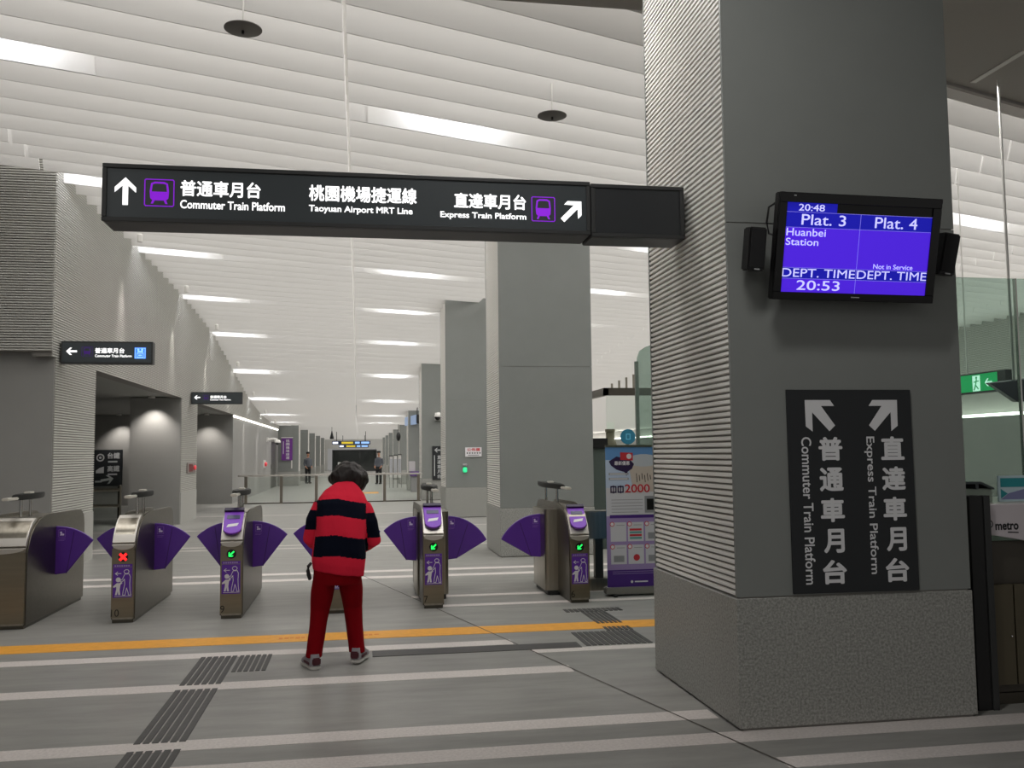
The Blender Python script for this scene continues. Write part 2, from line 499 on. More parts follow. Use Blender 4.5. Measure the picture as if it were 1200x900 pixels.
# ------------------------------------------------------------------ ribbed cladding
def ribs(mb, fixed, axis, a0, a1, z0, z1, out, pitch=.034):
    """horizontal ribs on the plane axis=fixed between a0..a1; out = +-1 towards the viewer side; mi 0 rib, 1 groove"""
    d = .014
    n = max(1, round((z1-z0)/pitch)); p = (z1-z0)/n
    for i in range(n):
        z = z0+i*p
        prof = [(0, z), (d, z+.15*p), (d, z+.62*p), (0, z+.72*p)]
        if axis == 'x':
            mb.prism([(fixed+out*u, zz) for u, zz in prof], 'y', a0, a1, 0) if False else None
        pts = [(fixed+out*u, zz) for u, zz in prof]
        if axis == 'x':
            A = [(u, a0, zz) for u, zz in pts]; B = [(u, a1, zz) for u, zz in pts]
        else:
            A = [(a0, u, zz) for u, zz in pts]; B = [(a1, u, zz) for u, zz in pts]
        mb.add(A+B, [(i, (i+1) % 4, (i+1) % 4+4, i+4) for i in range(4)]+[(3, 2, 1, 0), (4, 5, 6, 7)], 0)


def column(x0, y0, label, near, ztop=5.6, W=1.4, left_ribs=True, rib_side='left', detail=True):
    t = thing('column', label, 'column', (x0+W/2, y0+W/2, 0))
    MB().box(x0-.006, x0+W+.006, y0-.006, y0+W+.02, .012, .70).build('granite_base', GRANITE, t, bevel=.004, seg=1)
    core = MB().box(x0+.016, x0+W-.016, y0+.004, y0+W-.004, .0, ztop, 0)
    core.build('core', GROOVE, t, smooth=False)
    p = MB()
    zz = [.705, 2.775, ztop] if ztop > 2.9 else [.705, ztop]
    for a, b in zip(zz, zz[1:]):
        p.box(x0, x0+W, y0, y0+.02, a+.003, b-.003)
        p.box(x0, x0+W, y0+W-.02, y0+W, a+.003, b-.003)
    p.build('front_panel', PANEL, t, smooth=False)
    r = MB(); ribs(r, x0+.016, 'x', y0+.02, y0+W-.02, .71, ztop, -1); ribs(r, x0+W-.016, 'x', y0+.02, y0+W-.02, .71, ztop, 1)
    r.build('ribbed_cladding', RIBC, t, smooth=False)
    return t


CL = ['broad grey column nearest the photographer, with screen and black direction board',
      'grey column behind the card gates, second in the right-hand row',
      'grey column carrying the small red and white notice, third in the right-hand row',
      'grey column with dome camera and black arrow sign, fourth in the right-hand row',
      'grey column under the hanging monitor at the end of the glass barrier, fifth on the right']
cols = []
for k in range(10):
    y0 = 4.77+8.47*k; v = y0+.7-TAN*2.7
    zt = max(zc(v)+.30, 3.1) if k else 5.15
    lab = CL[k] if k < 5 else 'distant grey column of the right-hand row, %s from the photographer' % ORD[k]
    cols.append(column(2.02, y0, lab, k == 0, zt))
for k in range(5, 10):
    y0 = 4.77+8.47*k
    lab = 'grey column on the far left carrying the purple hanging banner' if k == 5 else 'distant grey column of the left-hand row, %s after the banner column' % ORD[k-5]
    column(-4.4, y0, lab, False, 3.12)

# ------------------------------------------------------------------ setting: left wall
XW = -3.93
wl = MB(); rb = MB(); gr = MB(); pn = MB()


def topz(y): return zc(y-TAN*XW)+.25


ye = [12.66, 21, 23, 25, 27, 29, 31, 33, 35, 37, 39, 41, 44, 46.8]
for a, b in zip(ye, ye[1:]):
    zt = min(topz(a), topz(b))+.1
    wl.box(XW-.25, XW-.016, a, b, 2.82, zt)
    ribs(rb, XW-.016, 'x', a, b, 2.82, zt, 1)
for a, b in ((12.8, 14.66), (21.5, 23.5)):
    wl.box(XW-.9, XW-.016, a, b, 0, 2.82); ribs(rb, XW-.016, 'x', a, b, .70, 2.82, 1)
    gr.box(XW-.88, XW+.004, a-.003, b+.003, 0, .70)
# return wall facing the photographer
wl.box(-12, XW-.02, 12.64, 12.9, 2.88, 5.5); ribs(rb, 12.636, 'y', -12, XW-.0, 2.89, 5.45, -1)
pn.box(-12, XW-.022, 12.785, 12.799, 0, 2.88)
# blocks seen through the two openings
pn.box(-5.03, XW-.92, 21.6, 23.4, 0, 2.82); pn.box(-5.03, XW-.02, 21.47, 21.495, 0, 2.82); pn.box(-9, XW-.045, 30.29, 30.305, 0, 2.82)
pn.box(-9, -4.9, 29.95, 30.25, 0, 2.82) if False else None
pn.box(XW-.3, XW-.05, 30.31, 43.2, 0, 2.74); pn.box(XW-.3, XW-.05, 46.1, 46.8, 0, 2.74)
pn.box(XW-.3, XW-.05, 43.2, 46.1, 2.15, 2.74)
struct(wl.build('wall_left', GROOVE, smooth=False)); struct(rb.build('wall_left', RIB, smooth=False))
struct(gr.build('wall_left', mat('granite_pale', '#a3a29d', .5, noise=(50, .15)), smooth=False)); struct(pn.build('wall_left', WALLP, smooth=False))
# recess soffit and far back of the recesses
a = MB().box(-12, XW-.25, 12.95, 46.8, 2.84, 2.95); struct(a.build('ceiling', mat('recess_soffit', '#8d8d89', .6), smooth=False))
a = MB().box(-12.2, -12, -3, 46.8, 0, 5.5); struct(a.build('wall_back', WALLP, smooth=False))
d = MB().box(XW-.16, XW-.11, 43.25, 46.05, .0, 2.12); d.box(XW-.11, XW-.06, 43.6, 43.65, .9, 1.1)
struct(d.build('door_1', mat('door_dark', '#474743', .4), smooth=False))
a = MB().box(XW-.05, XW-.02, 30.35, 46.5, 2.755, 2.80)
struct(a.build('trim_20', COVE, smooth=False))
a = MB().box(-14, -3.0, 89.7, 90, 0, 5); a.box(-3, 26, 89.7, 90, 2.1, 5); a.box(1.62, 26, 89.7, 90, 0, 2.1)
struct(a.build('wall_far', mat('far_wall', '#b9b8b4', .6), smooth=False))
a = MB(); a.box(-4.2, -4.0, 55, 90, 0, 3.4); struct(a.build('wall_left', WALLP, smooth=False))
# right wall of the concourse
XR = 18.0
a = MB().box(XR, XR+.2, 4, 90, 0, 2.42); a.box(XR+.4, XR+.6, 4, 90, 2.3, 5.6); struct(a.build('wall_right', WALLP, smooth=False))
a = MB(); ribs(a, XR+.4, 'x', 4, 90, 3.3, 5.5, -1, .05); struct(a.build('wall_right', RIB, smooth=False))
a = MB().box(XR+.02, XR+.3, 5, 89, 2.42, 2.50); struct(a.build('trim_21', COVE, smooth=False))

# wall washers along the top of the ribbed wall
for j in range(7):
    yw = 16.05+4.25*j; zt = topz(yw)-.33
    t = thing('wall_washer', 'small downlight at the top of the ribbed left wall, %s from the front' % ORD[j], 'light', (XW+.27, yw, zt), 'downlights washing the left wall')
    m = MB().lathe([(.035, 0), (.045, 0), (.045, .12), (.03, .14)], (XW+.27, yw, zt), 16); m.build('housing', WHITE, t)
    MB().lathe([(.0, .004), (.034, .004), (.034, .01)], (XW+.27, yw, zt), 16).build('lamp', DIFFUSER, t)
    spot('washer_spot', (XW+.27, yw, zt-.02), 260, 26, 1.0, (0, math.radians(9), 0), radius=.04)
for i, (x, yy, lab) in enumerate(((-7.3, 29.8, 'recessed downlight over the back of the first left-hand opening'), (-4.5, 21.1, 'recessed downlight above the grey block in the first opening'), (-4.7, 29.75, 'recessed downlight inside the second left-hand opening'))):
    t = thing('downlight', lab, 'light', (x, yy, 2.79), 'recessed downlights in the left openings')
    MB().lathe([(.05, 0), (.075, 0), (.075, .03), (.05, .05)], (x, yy, 2.79), 18).build('rim', WHITE, t)
    MB().lathe([(.0, .012), (.05, .012), (.05, .02)], (x, yy, 2.79), 18).build('lamp', DIFFUSER, t)
    spot('recess_spot', (x, yy, 2.77), 85, 95, .8, (math.radians(14), 0, 0), radius=.03)

# ------------------------------------------------------------------ big hanging sign
SY = 5.38
t = thing('overhead_sign', 'long dark overhead sign with white arrows and train symbols across the hall', 'sign', (0, SY+.12, 2.83))
m = MB().box(-1.435, 1.398, SY+.012, SY+.25, 2.83, 3.16); m.build('housing', DARK, t, bevel=.006)
fm = MB()
for x0, x1, z0, z1 in ((-1.435, 1.398, 2.83, 2.855), (-1.435, 1.398, 3.137, 3.162), (-1.435, -1.41, 2.855, 3.137), (1.373, 1.398, 2.855, 3.137)):
    fm.box(x0, x1, SY-.006, SY+.014, z0, z1)
fm.build('frame', DARK, t, bevel=.003, seg=1)
MB().box(-1.41, 1.373, SY+.004, SY+.014, 2.855, 3.137).build('face', SIGNF, t, smooth=False)
F0 = FRONT(SY+.004)
m = MB()
arrow(m, -1.311, 3.005, .080, 90, F0, .0015); arrow(m, 1.283, 2.978, .085, 45, F0, .0015)
text(m, '普通車月台', -1.013, -.567, 2.988, 3.082, F0, bold=.022)
text(m, 'Commuter Train Platform', -1.013, -.43, 2.916, 2.966, F0, bold=.02)
text(m, '桃園機場捷運線', -.294, .335, 2.985, 3.082, F0, bold=.022)
text(m, 'Taoyuan Airport MRT Line', -.294, .31, 2.912, 2.962, F0, bold=.02)
text(m, '直達車月台', .558, .997, 2.972, 3.066, F0, bold=.022)
text(m, 'Express Train Platform', .475, .998, 2.902, 2.950, F0, bold=.02)
m.build('lettering', LETTER, t, smooth=False)
m = MB(); train(m, -1.21, -1.045, 2.922, 3.082, F0, .0012, 0, 1); m.build('train_symbol', [LETTERP, SIGNF], t, smooth=False); m = MB(); train(m, 1.03, 1.178, 2.905, 3.06, F0, .0012, 0, 1)
m.build('train_symbol', [LETTERP, SIGNF], t, smooth=False)
t = thing('junction_box', 'blank dark box joining the overhead sign to the ribbed column', 'sign box', (1.7, SY+.12, 2.815))
MB().box(1.402, 2.002, SY+.012, SY+.25, 2.82, 3.15).build('housing', DARK, t, bevel=.006)
fm = MB()
for x0, x1, z0, z1 in ((1.402, 2.002, 2.82, 2.845), (1.402, 2.002, 3.127, 3.152), (1.402, 1.43, 2.845, 3.127), (1.974, 2.002, 2.845, 3.127)):
    fm.box(x0, x1, SY-.006, SY+.014, z0, z1)
fm.build('frame', DARK, t, bevel=.003, seg=1)
MB().box(1.43, 1.974, SY+.004, SY+.014, 2.845, 3.127).build('blank_face', mat('blank_face', '#202326', .4), t, smooth=False)

# ceiling speakers: flat discs on thin rods
for x, yy, lab in ((-.95, 7.55, 'flat grey round ceiling disc on a rod, left of the sign'), (1.975, 9.11, 'flat grey round ceiling disc on a rod, beside the near column')):
    t = thing('ceiling_disc', lab, 'ceiling disc', (x, yy, 5.0), 'round discs under the louvres')
    MB().lathe([(.02, -.012), (.14, -.006), (.152, .0), (.152, .006), (.14, .012), (.02, .02)], (x, yy, 5.0), 36).build('disc', mat('disc_grey', '#63605c', .5), t)
    MB().cyl((x, yy, 5.01), (x, yy, 5.35), .008, n=10).build('rod', WHITE, t)
    MB().cyl((x, yy, 4.96), (x, yy, 4.99), .012, n=12).build('centre_stud', BLACK, t)

# ------------------------------------------------------------------ direction board on the near column
BY = 4.77
t = thing('direction_board', 'black vertical board with two white arrows on the near grey column', 'sign', (2.715, BY-.01, .712))
MB().prism([(2.338, 1.836), (2.343, .716), (3.096, .712), (3.09, 1.836)], 'y', BY-.014, BY-.001).build('board', BOARD, t, bevel=.002, seg=1)
FB = FRONT(BY-.014)
import numpy as np
m = MB()


def bx(px, py):   # board coordinates from fractions measured on the board itself
    return (2.34+.753*px, 1.836-1.122*py)


def corner_arrow(mb, cx, cz, s, flip):
    # diagonal arrow: corner head with two bars and a shaft
    pts = [(-1, 1), (.72, 1), (1.0, .62), (.0+.1, .62), (1.02, -.62), (.62, -.98), (-.52, .22), (-.52, -1.0), (-.98, -.66)]
    pts = [(x*(-1 if flip else 1), z) for x, z in pts]
    mb.poly([(cx+s*x, cz+s*z) for x, z in pts], FB, .001)


BPR = mat('board_print', '#dcdcde', .5)
for chars, eng, px0, ax, e0, e1, eb, flip in (('普通車月台', 'Commuter Train Platform', .235, .255, .10, .18, .955, False), ('直達車月台', 'Express Train Platform', .735, .765, .60, .685, .915, True)):
    m = MB(); a = bx(ax, .13); corner_arrow(m, a[0], a[1], .088, flip)
    for i, ch in enumerate(chars):
        z1 = .235+i*.151; a0 = bx(px0, z1+.118); a1 = bx(px0+.19, z1)
        if ch == '月': a0 = (a0[0]+.012, a0[1]); a1 = (a1[0]-.008, a1[1])
        text(m, ch, a0[0], a1[0], a0[1], a1[1], FB, bold=.03)
    a0 = bx(e0, eb); a1 = bx(e1, .235); text(m, eng, a0[0], a1[0], a0[1], a1[1], FB, bold=.012, rot=True)
    m.build('lettering', BPR, t, smooth=False)

# ------------------------------------------------------------------ departure screen
tv = thing('departure_screen', 'wall-mounted departure screen glowing violet on the near column', 'screen', (2.70, 4.55, 2.3))
TW, TH = .955, .575
ang = math.radians(13)
TM = Matrix.Translation((2.693, 4.575, 2.598)) @ Matrix.Rotation(math.radians(.5), 4, 'Y') @ Matrix.Rotation(ang, 4, 'X')


def tvbox(x0, x1, y0, y1, z0, z1): return MB().box(x0, x1, y0, y1, z0, z1)


tvbox(-TW/2, TW/2, .0, .055, -TH/2, TH/2).xf(TM).build('housing', BLACK, tv, bevel=.006)
b = MB(); SL, SR_, SB, ST = -.432, .428, -.245, .235
for q in ((-TW/2, TW/2, ST, TH/2), (-TW/2, TW/2, -TH/2, SB), (-TW/2, SL, SB, ST), (SR_, TW/2, SB, ST)):
    b.box(q[0], q[1], -.012, .002, q[2], q[3])
b.xf(TM).build('bezel', mat('gloss_black', '#0a0a0b', .2), tv, bevel=.002, seg=1)
BLUE = mat('screen_blue', '#1414a8', .4, emit=.75); VIO = mat('screen_violet', '#4a1fd8', .4, emit=.8); SCW = mat('screen_text', '#c9c8ff', .4, emit=.9); SLINE = mat('screen_line', '#8f86f0', .4, emit=.7)
SBLK = mat('screen_black', '#05050a', .3)
s = MB(); h = ST-SB; zf = lambda q: ST-h*q     # q from top 0 to bottom 1
F = FRONT(-.003); mid = SL+(SR_-SL)*.505
R2 = lambda x0, x1, q0, q1, mi, off=0.0: s.poly([(x0, zf(q1)), (x1, zf(q1)), (x1, zf(q0)), (x0, zf(q0))], F, off, mi)
R2(SL, SR_, 0, 1, 4, -.001); R2(SL, SL+(SR_-SL)*.34, 0, .105, 0); R2(SL, SR_, .105, .275, 0); R2(SL, SR_, .275, .725, 1); R2(SL, SR_, .725, .845, 0); R2(SL, SR_, .845, 1, 1)
for q in (.103, .273, .723, .845): R2(SL, SR_, q, q+.004, 3, .0004)
R2(mid-.0012, mid+.0012, .105, 1, 3, .0006)
W_ = SR_-SL
tx = lambda st, a0, a1, q0, q1, bo=.0: text(s, st, SL+W_*a0, SL+W_*a1, zf(q1), zf(q0), F, .0009, bo, 2)
tx('20:48', .08, .255, .015, .09, .008); tx('Plat. 3', .105, .405, .125, .245, .004); tx('Plat. 4', .605, .90, .125, .25, .004)
tx('Huanbei', .01, .275, .285, .37, .004); tx('Station', .01, .23, .395, .475, .004); tx('Not in Service', .62, .895, .655, .71, .004)
tx('DEPT. TIME', .0, .498, .735, .83, .002); tx('DEPT. TIME', .512, .998, .735, .83, .002); tx('20:53', .105, .40, .865, .975, .004)
s.xf(TM).build('display', [BLUE, VIO, SCW, SLINE, SBLK], tv, smooth=False)
m = MB().cyl((2.69, 4.62, 2.6), (2.69, 4.766, 2.6), .04); m.box(2.59, 2.79, 4.745, 4.768, 2.5, 2.7); m.build('wall_bracket', DARK, tv)
m = MB().tube([(2.225, 4.58, 2.84), (2.195, 4.60, 2.82), (2.19, 4.62, 2.74), (2.20, 4.62, 2.68), (2.24, 4.6, 2.66)], .006, 8); m.build('cable', BLACK, tv)
m = MB(); text(m, '20:48', 0, .001, 0, .001, F) if False else None
m.box(-.40, -.385, -.0125, -.012, .268, .274); m.box(-.02, .03, -.0125, -.012, -.268, -.263); m.xf(TM).build('badge', PRINTG, tv, smooth=False)
for x0, x1, lab, tl in ((2.085, 2.18, 'slim black loudspeaker left of the departure screen', 0), (3.235, 3.335, 'slim black loudspeaker right of the departure screen', 1)):
    t = thing('loudspeaker', lab, 'speaker', ((x0+x1)/2, 4.66, 2.48), 'speakers beside the screen')
    M2 = Matrix.Translation(((x0+x1)/2, 4.66, 2.6)) @ Matrix.Rotation(math.radians(7 if tl else 2), 4, 'Y') @ Matrix.Rotation(math.radians(10), 4, 'X')
    MB().box(-.05, .05, -.04, .05, -.118, .118).xf(M2).build('cabinet', BLACK, t, bevel=.008)
    MB().box(-.042, .042, -.044, -.039, -.10, .11).xf(M2).build('grille', mat('grille', '#161618', .8), t, bevel=.002, seg=1)
    MB().box(-.012, .018, -.0455, -.0435, -.113, -.106).xf(M2).build('badge', PRINTG, t, smooth=False)
    MB().box(-.02, .02, .045, .10, -.02, .02).xf(M2).build('bracket', DARK, t)

# ------------------------------------------------------------------ ticket gates
GF = {}


def pict(mb, x0, x1, z0, z1, fr, off, mi):
    """white figures on the sticker: adult behind a child, arrow to the left"""
    W = x1-x0; H = z1-z0; P = lambda a, b: (x0+a*W, z0+b*H); L = .0055
    ring = [(.70+.13*math.cos(k*math.pi/7), .865+.07*math.sin(k*math.pi/7)) for k in range(14)]
    mb.stroke([P(*p) for p in ring], L, fr, off, mi, True)
    mb.stroke([P(*p) for p in ((.62, .78), (.56, .70), (.50, .60), (.38, .545), (.40, .50), (.52, .53), (.60, .60), (.62, .42), (.54, .16), (.52, .03), (.64, .03), (.72, .28), (.80, .12), (.82, .03), (.94, .03), (.90, .20), (.88, .45), (.90, .68), (.84, .78))], L, fr, off, mi, True)
    mb.disc(P(.28, .58), .13*W, fr, off, mi, 16)
    mb.poly([P(*p) for p in ((.20, .46), (.36, .46), (.44, .50), (.50, .47), (.40, .40), (.36, .22), (.40, .04), (.29, .04), (.27, .18), (.22, .04), (.12, .04), (.18, .24), (.18, .33), (.03, .30), (.02, .35))], fr, off, mi)
    mb.stroke([P(.12, .80), P(.42, .80)], L, fr, off, mi); mb.stroke([P(.24, .86), P(.12, .80), P(.24, .74)], L, fr, off, mi)
    mb.stroke([P(.10, -.005), P(.96, -.005)], L*.8, fr, off, mi)


def card_icon(mb, cx, cz, s, fr, off, mi):
    mb.poly([(cx-1.0*s, cz-.45*s), (cx+.75*s, cz-.15*s), (cx+1.0*s, cz+.5*s), (cx-.75*s, cz+.25*s)], fr, off, mi)


def gate(x, y0, w2, label, number, led, reader, extL=0.0, extR=0.0, wideL=False, wideR=False, long_=False, fanL=True, fanR=True, sticker=True, depth=1.72, slot=.715):
    """x centre, y0 front face, w2 half width"""
    g = thing('ticket_gate', label, 'ticket gate', (x, y0+depth/2, 0), 'ticket gates across the hall')
    Y = lambda d: y0+d
    x0, x1 = x-w2, x+w2
    # body side profile: upright front, curved hood, flat top, rounded back
    prof = [(Y(0), .03), (Y(0), slot-.012), (Y(.012), slot-.004)]
    prof += [(Y(.012+.30*(1-math.cos(t))), slot+.005+(.955-slot)*math.sin(t)) for t in [math.radians(a) for a in (20, 40, 60, 78)]]
    prof += [(Y(.36), .955), (Y(1.0), .935), (Y(1.35), .93), (Y(depth-.12), .925), (Y(depth-.03), .89), (Y(depth), .80), (Y(depth), .03)]
    MB().prism(prof, 'x', x0+.012, x1-.012).build('body', STEEL, g, bevel=.006, sharp=30)
    side = MB()      # side skins with the raised arc rim
    for xs in (x0, x1-.014):
        sp_ = [(Y(.02), .03), (Y(.02), slot-.06)]+[(Y(.05+.55*(1-math.cos(math.radians(a)))), slot-.03+(1.005-slot)*math.sin(math.radians(a))) for a in (15, 30, 45, 60, 75, 90)]
        sp_ += [(Y(depth-.30), .968), (Y(depth-.12), .955), (Y(depth-.02), .90), (Y(depth+.01), .80), (Y(depth+.01), .03)]
        side.prism(sp_, 'x', xs, xs+.014)
    side.build('side_panel', mat('side_steel', '#6f6a61', .34, metal=1, noise=((3, 30, 30), .08, 2)), g, bevel=.003, seg=1)
    MB().box(x0+.012, x1-.012, Y(.015), Y(depth-.02), 0, .045).build('plinth', STEELD, g)
    fp = MB().box(x0+.004, x1-.004, Y(-.012), Y(.004), .05, slot-.045)
    fp.build('front_panel', mat('front_steel', '#8a8272', .34, metal=1, noise=((2, 2, 40), .05, 2)), g, bevel=.004)
    # curved lip under the hood
    n = 14; lip = [(x0+.004, slot-.008), (x1-.004, slot-.008)]
    lip += [(x1-.004-(2*w2-.008)*k/n, slot-.012-.045*math.sin(math.pi*k/n)**.5) for k in range(0, n+1)]
    MB().prism(lip, 'y', Y(-.022), Y(.0)).build('lip', mat('satin_steel', '#c9c5be', .4, metal=.8), g, bevel=.003, seg=1)
    # hood plate following the slope
    hd = MB(); hp = [(.0, slot+.004), (.035, slot+.065), (.09, slot+.135), (.16, slot+.195), (.25, slot+.236)]
    rs = [[(x0+.006, Y(d)-.012, z+.008), (x1-.006, Y(d)-.012, z+.008), (x1-.006, Y(d)+.01, z-.012), (x0+.006, Y(d)+.01, z-.012)] for d, z in hp]
    hd.rings(rs).build('hood', mat('satin_steel', '', .4), g, sharp=25)
    F = FRONT(Y(-.012))
    zl = slot-.12
    if led: MB().disc((x, zl), .043, F, .0006, 0, 24, .004).build('indicator_ring', BLACK, g, smooth=False)
    m = MB()
    if led == 'red':
        for sgn in (1, -1): m.stroke([(x-.022, zl-.022*sgn), (x+.022, zl+.022*sgn)], .022, F, .0056+.0003*sgn)
        m.build('indicator', REDLED, g, smooth=False)
    elif led == 'green':
        arrow(m, x-.001, zl, .034, 225, F, .0056); m.build('indicator', GREENLED, g, smooth=False)
    if sticker:
        sz0, sz1 = slot-.485, slot-.215; sx0, sx1 = x-w2+.018, x+w2-.022
        m = MB().poly([(sx0, sz0), (sx1, sz0), (sx1, sz1), (sx0, sz1)], F, .0006, 0)
        m.poly([(sx0, sz1+.004), (sx1, sz1+.004), (sx1, sz1+.03), (sx0, sz1+.03)], F, .0006, 0)
        pict(m, sx0, sx1, sz0+.014, sz1-.004, F, .0011, 1)
        for k in range(7): m.poly([(sx0+.012+k*.0195, sz1+.008), (sx0+.026+k*.0195, sz1+.008), (sx0+.026+k*.0195, sz1+.022), (sx0+.012+k*.0195, sz1+.022)], F, .0011, 2)
        m.build('sticker', [PURPLEP, PRINTW, mat('lilac_print', '#a08cc0', .5)], g, smooth=False)
    if number:
        m = MB(); text(m, number, x-w2+.008, x-w2+(.075 if len(number) > 1 else .045), .06, .125, F, .0008, -.004); m.build('number', BLACK, g, smooth=False)
    if reader:
        # purple card reader lying on the hood slope
        A = Vector((x, Y(.0), slot+.035)); B = Vector((x, Y(.20), slot+.225)); U = (B-A).normalized(); R = Vector((1, 0, 0))
        fr = frame(A-U.cross(R)*-1*0, R, U); ln = (B-A).length; wr = w2*.80; N = R.cross(U)
        m = MB(); pts = [(wr*math.cos(math.pi+math.pi*k/16), .07+.07*math.sin(math.pi+math.pi*k/16)) for k in range(17)]+[(wr*1.08, ln), (-wr*1.08, ln)]
        m.poly(pts, fr, .028, 0, .022); m.build('reader_pad', PURPLEL, g, bevel=.004, seg=1)
        m = MB().poly([(-wr*.72, ln-.095), (wr*.72, ln-.095), (wr*.72, ln-.05), (-wr*.72, ln-.05)], fr, .052, 0, .002); m.build('reader_display', mat('lcd', '#4a4a6a', .2), g, smooth=False)
        m = MB(); card_icon(m, 0, .10, .055, fr, .0515, 0); m.build('card_symbol', PRINTW, g, smooth=False)
        m = MB().poly([(-wr*1.1, ln-.005), (wr*1.1, ln-.005), (wr*1.1, ln+.035), (-wr*1.1, ln+.035)], fr, .015, 0, .055); m.build('reader_visor', mat('visor', '#22123a', .3), g, bevel=.004, seg=1)
    # flap housing and purple fan flaps
    if extL or extR:
        m = MB(); hx0, hx1 = x0-extL, x1+extR
        oc = []
        r_ = .05
        for cx_, cy_, a0 in ((hx1-r_, Y(1.25)-r_, 0), (hx0+r_, Y(1.25)-r_, 90), (hx0+r_, Y(.55)+r_, 180), (hx1-r_, Y(.55)+r_, 270)):
            oc += [(cx_+r_*math.cos(math.radians(a0+q)), cy_+r_*math.sin(math.radians(a0+q))) for q in (0, 22, 45, 68, 90)]
        m.prism(oc, 'z', .05, .90).build('flap_housing', STEEL, g, sharp=20)
        MB().prism([(px+(hx0+hx1-2*px)*.08, py) for px, py in oc], 'z', 0, .05).build('housing_plinth', BLACK, g)
    yf = Y(.80)

    def fan(s, edge, wide):
        piv = (edge, .355)
        r1 = .485; a0, a1 = 90, (45 if not wide else 27)
        arc = [(r1*math.cos(math.radians(a0+(a1-a0)*k/14)), r1*math.sin(math.radians(a0+(a1-a0)*k/14))) for k in range(15)]
        low = [(.105, .032), (-.0, .022)]
        P = [(piv[0]+s*a, piv[1]+b) for a, b in [(-.06, .022), (-.06, r1-.01)]+arc+low]
        q = MB().prism(P, 'y', yf-.013, yf+.013)
        fo = q.build('flap', PURPLE, g, bevel=.004, seg=1)
        e2 = MB(); Fy = FRONT(yf-.0135)
        sg = [(piv[0]+s*.105, piv[1]+.032), (piv[0]+s*(r1*.86)*math.cos(math.radians(a0+(a1-a0)*.52)), piv[1]+r1*.96*math.sin(math.radians(a0+(a1-a0)*.52)))]
        e2.stroke(sg, .006, Fy, .0005); e2.build('flap_seam', mat('flap_seam', '#331356', .4), fo, smooth=False)
        e3 = MB(); cx_ = piv[0]+s*.055; cz_ = piv[1]+.415
        e3.stroke([(cx_-.03, cz_-.035), (cx_+.03, cz_-.035), (cx_+.03, cz_+.035), (cx_-.03, cz_+.035)], .004, Fy, .0005, 0, True)
        e3.disc((cx_-.008, cz_+.008), .010, Fy, .0006, 1, 10); e3.poly([(cx_-.018, cz_-.02), (cx_+.02, cz_-.02), (cx_+.02, cz_-.004), (cx_-.012, cz_)], Fy, .0006, 1)
        e3.stroke([(cx_-.03, cz_-.055), (cx_+.03, cz_-.055)], .004, Fy, .0006, 0); e3.stroke([(cx_-.03, cz_-.068), (cx_+.02, cz_-.068)], .004, Fy, .0006, 0)
        e3.build('flap_mark', [mat('mark_violet', '#8a63b8', .5), mat('mark_white', '#cdbfe0', .5)], fo, smooth=False)

    if fanL: fan(-1, x0-extL, wideL)
    if fanR: fan(1, x1+extR, wideR)
    # sensor canopy on two posts
    yc0, yc1 = (Y(.25), Y(1.15)) if not long_ else (Y(.35), Y(1.85))
    xc = x+(extR-extL)/2; zt = 1.115
    for yy in (yc0+(.25 if not long_ else .40)*(1), yc0+(.50 if not long_ else 1.0)):
        MB().cyl((xc, yy, .90), (xc, yy, zt), .014, n=12).build('post', CHROME, g)
    hw = .085; n = 12
    up_ = [(xc+hw*math.sin(math.pi*k/n)*1.0, yc0+(yc1-yc0)*k/n) for k in range(n+1)]; dn = [(xc-hw*math.sin(math.pi*k/n), yc0+(yc1-yc0)*k/n) for k in range(n-1, 0, -1)]
    c = MB().prism(up_+dn, 'z', zt, zt+.05); c.build('canopy', mat('canopy_dark', '#1c1d1c', .5, spec=.3), g, bevel=.008)
    MB().box(xc-.03, xc+.03, yc0-.16, yc0+.10, zt+.004, zt+.030).build('canopy_tip', mat('tip_white', '#d4d0c6', .3, metal=.3), g, bevel=.006)
    MB().box(xc-.03, xc+.03, (yc0+yc1)/2-.06, (yc0+yc1)/2+.06, zt+.048, zt+.068).build('canopy_sensor', mat('tip_white', ''), g, bevel=.006)
    return g


gate(-3.13, 8.80, .225, 'wide steel ticket gate at the left edge of the photo, no card reader', None, None, False, sticker=False, fanL=False)
gate(-2.122, 8.93, .103, 'steel ticket gate numbered 10 showing a red cross', '10', 'red', False)
gate(-1.170, 8.93, .103, 'steel ticket gate numbered 9 with purple reader and green arrow', '9', 'green', True)
gate(-.225, 8.99, .103, 'steel ticket gate mostly hidden behind the person in red', '8', 'green', True)
gate(.718, 9.07, .103, 'steel ticket gate numbered 7, right of the person in red', '7', 'green', True, extL=.02, extR=.10, wideR=True, long_=True)
gate(2.185, 9.07, .103, 'steel ticket gate numbered 6 beside the advertising banner', '6', 'green', True, extL=.14, extR=.02, wideL=True, fanR=False, long_=True, slot=.675)

# steel side fence right of gate 6
t = thing('gate_end_barrier', 'low steel and glass barrier behind the banner beside gate 6', 'barrier', (2.85, 9.9, 0))
MB().box(2.42, 3.40, 9.80, 10.0, .56, .86).build('top_box', STEEL, t, bevel=.01)
for xx in (2.55, 2.75, 3.2): MB().box(xx, xx+.09, 9.86, 9.94, .12, .56).build('upright', STEELD, t)
MB().box(2.40, 3.40, 9.80, 10.0, 0, .13).build('plinth', STEEL, t, bevel=.006)

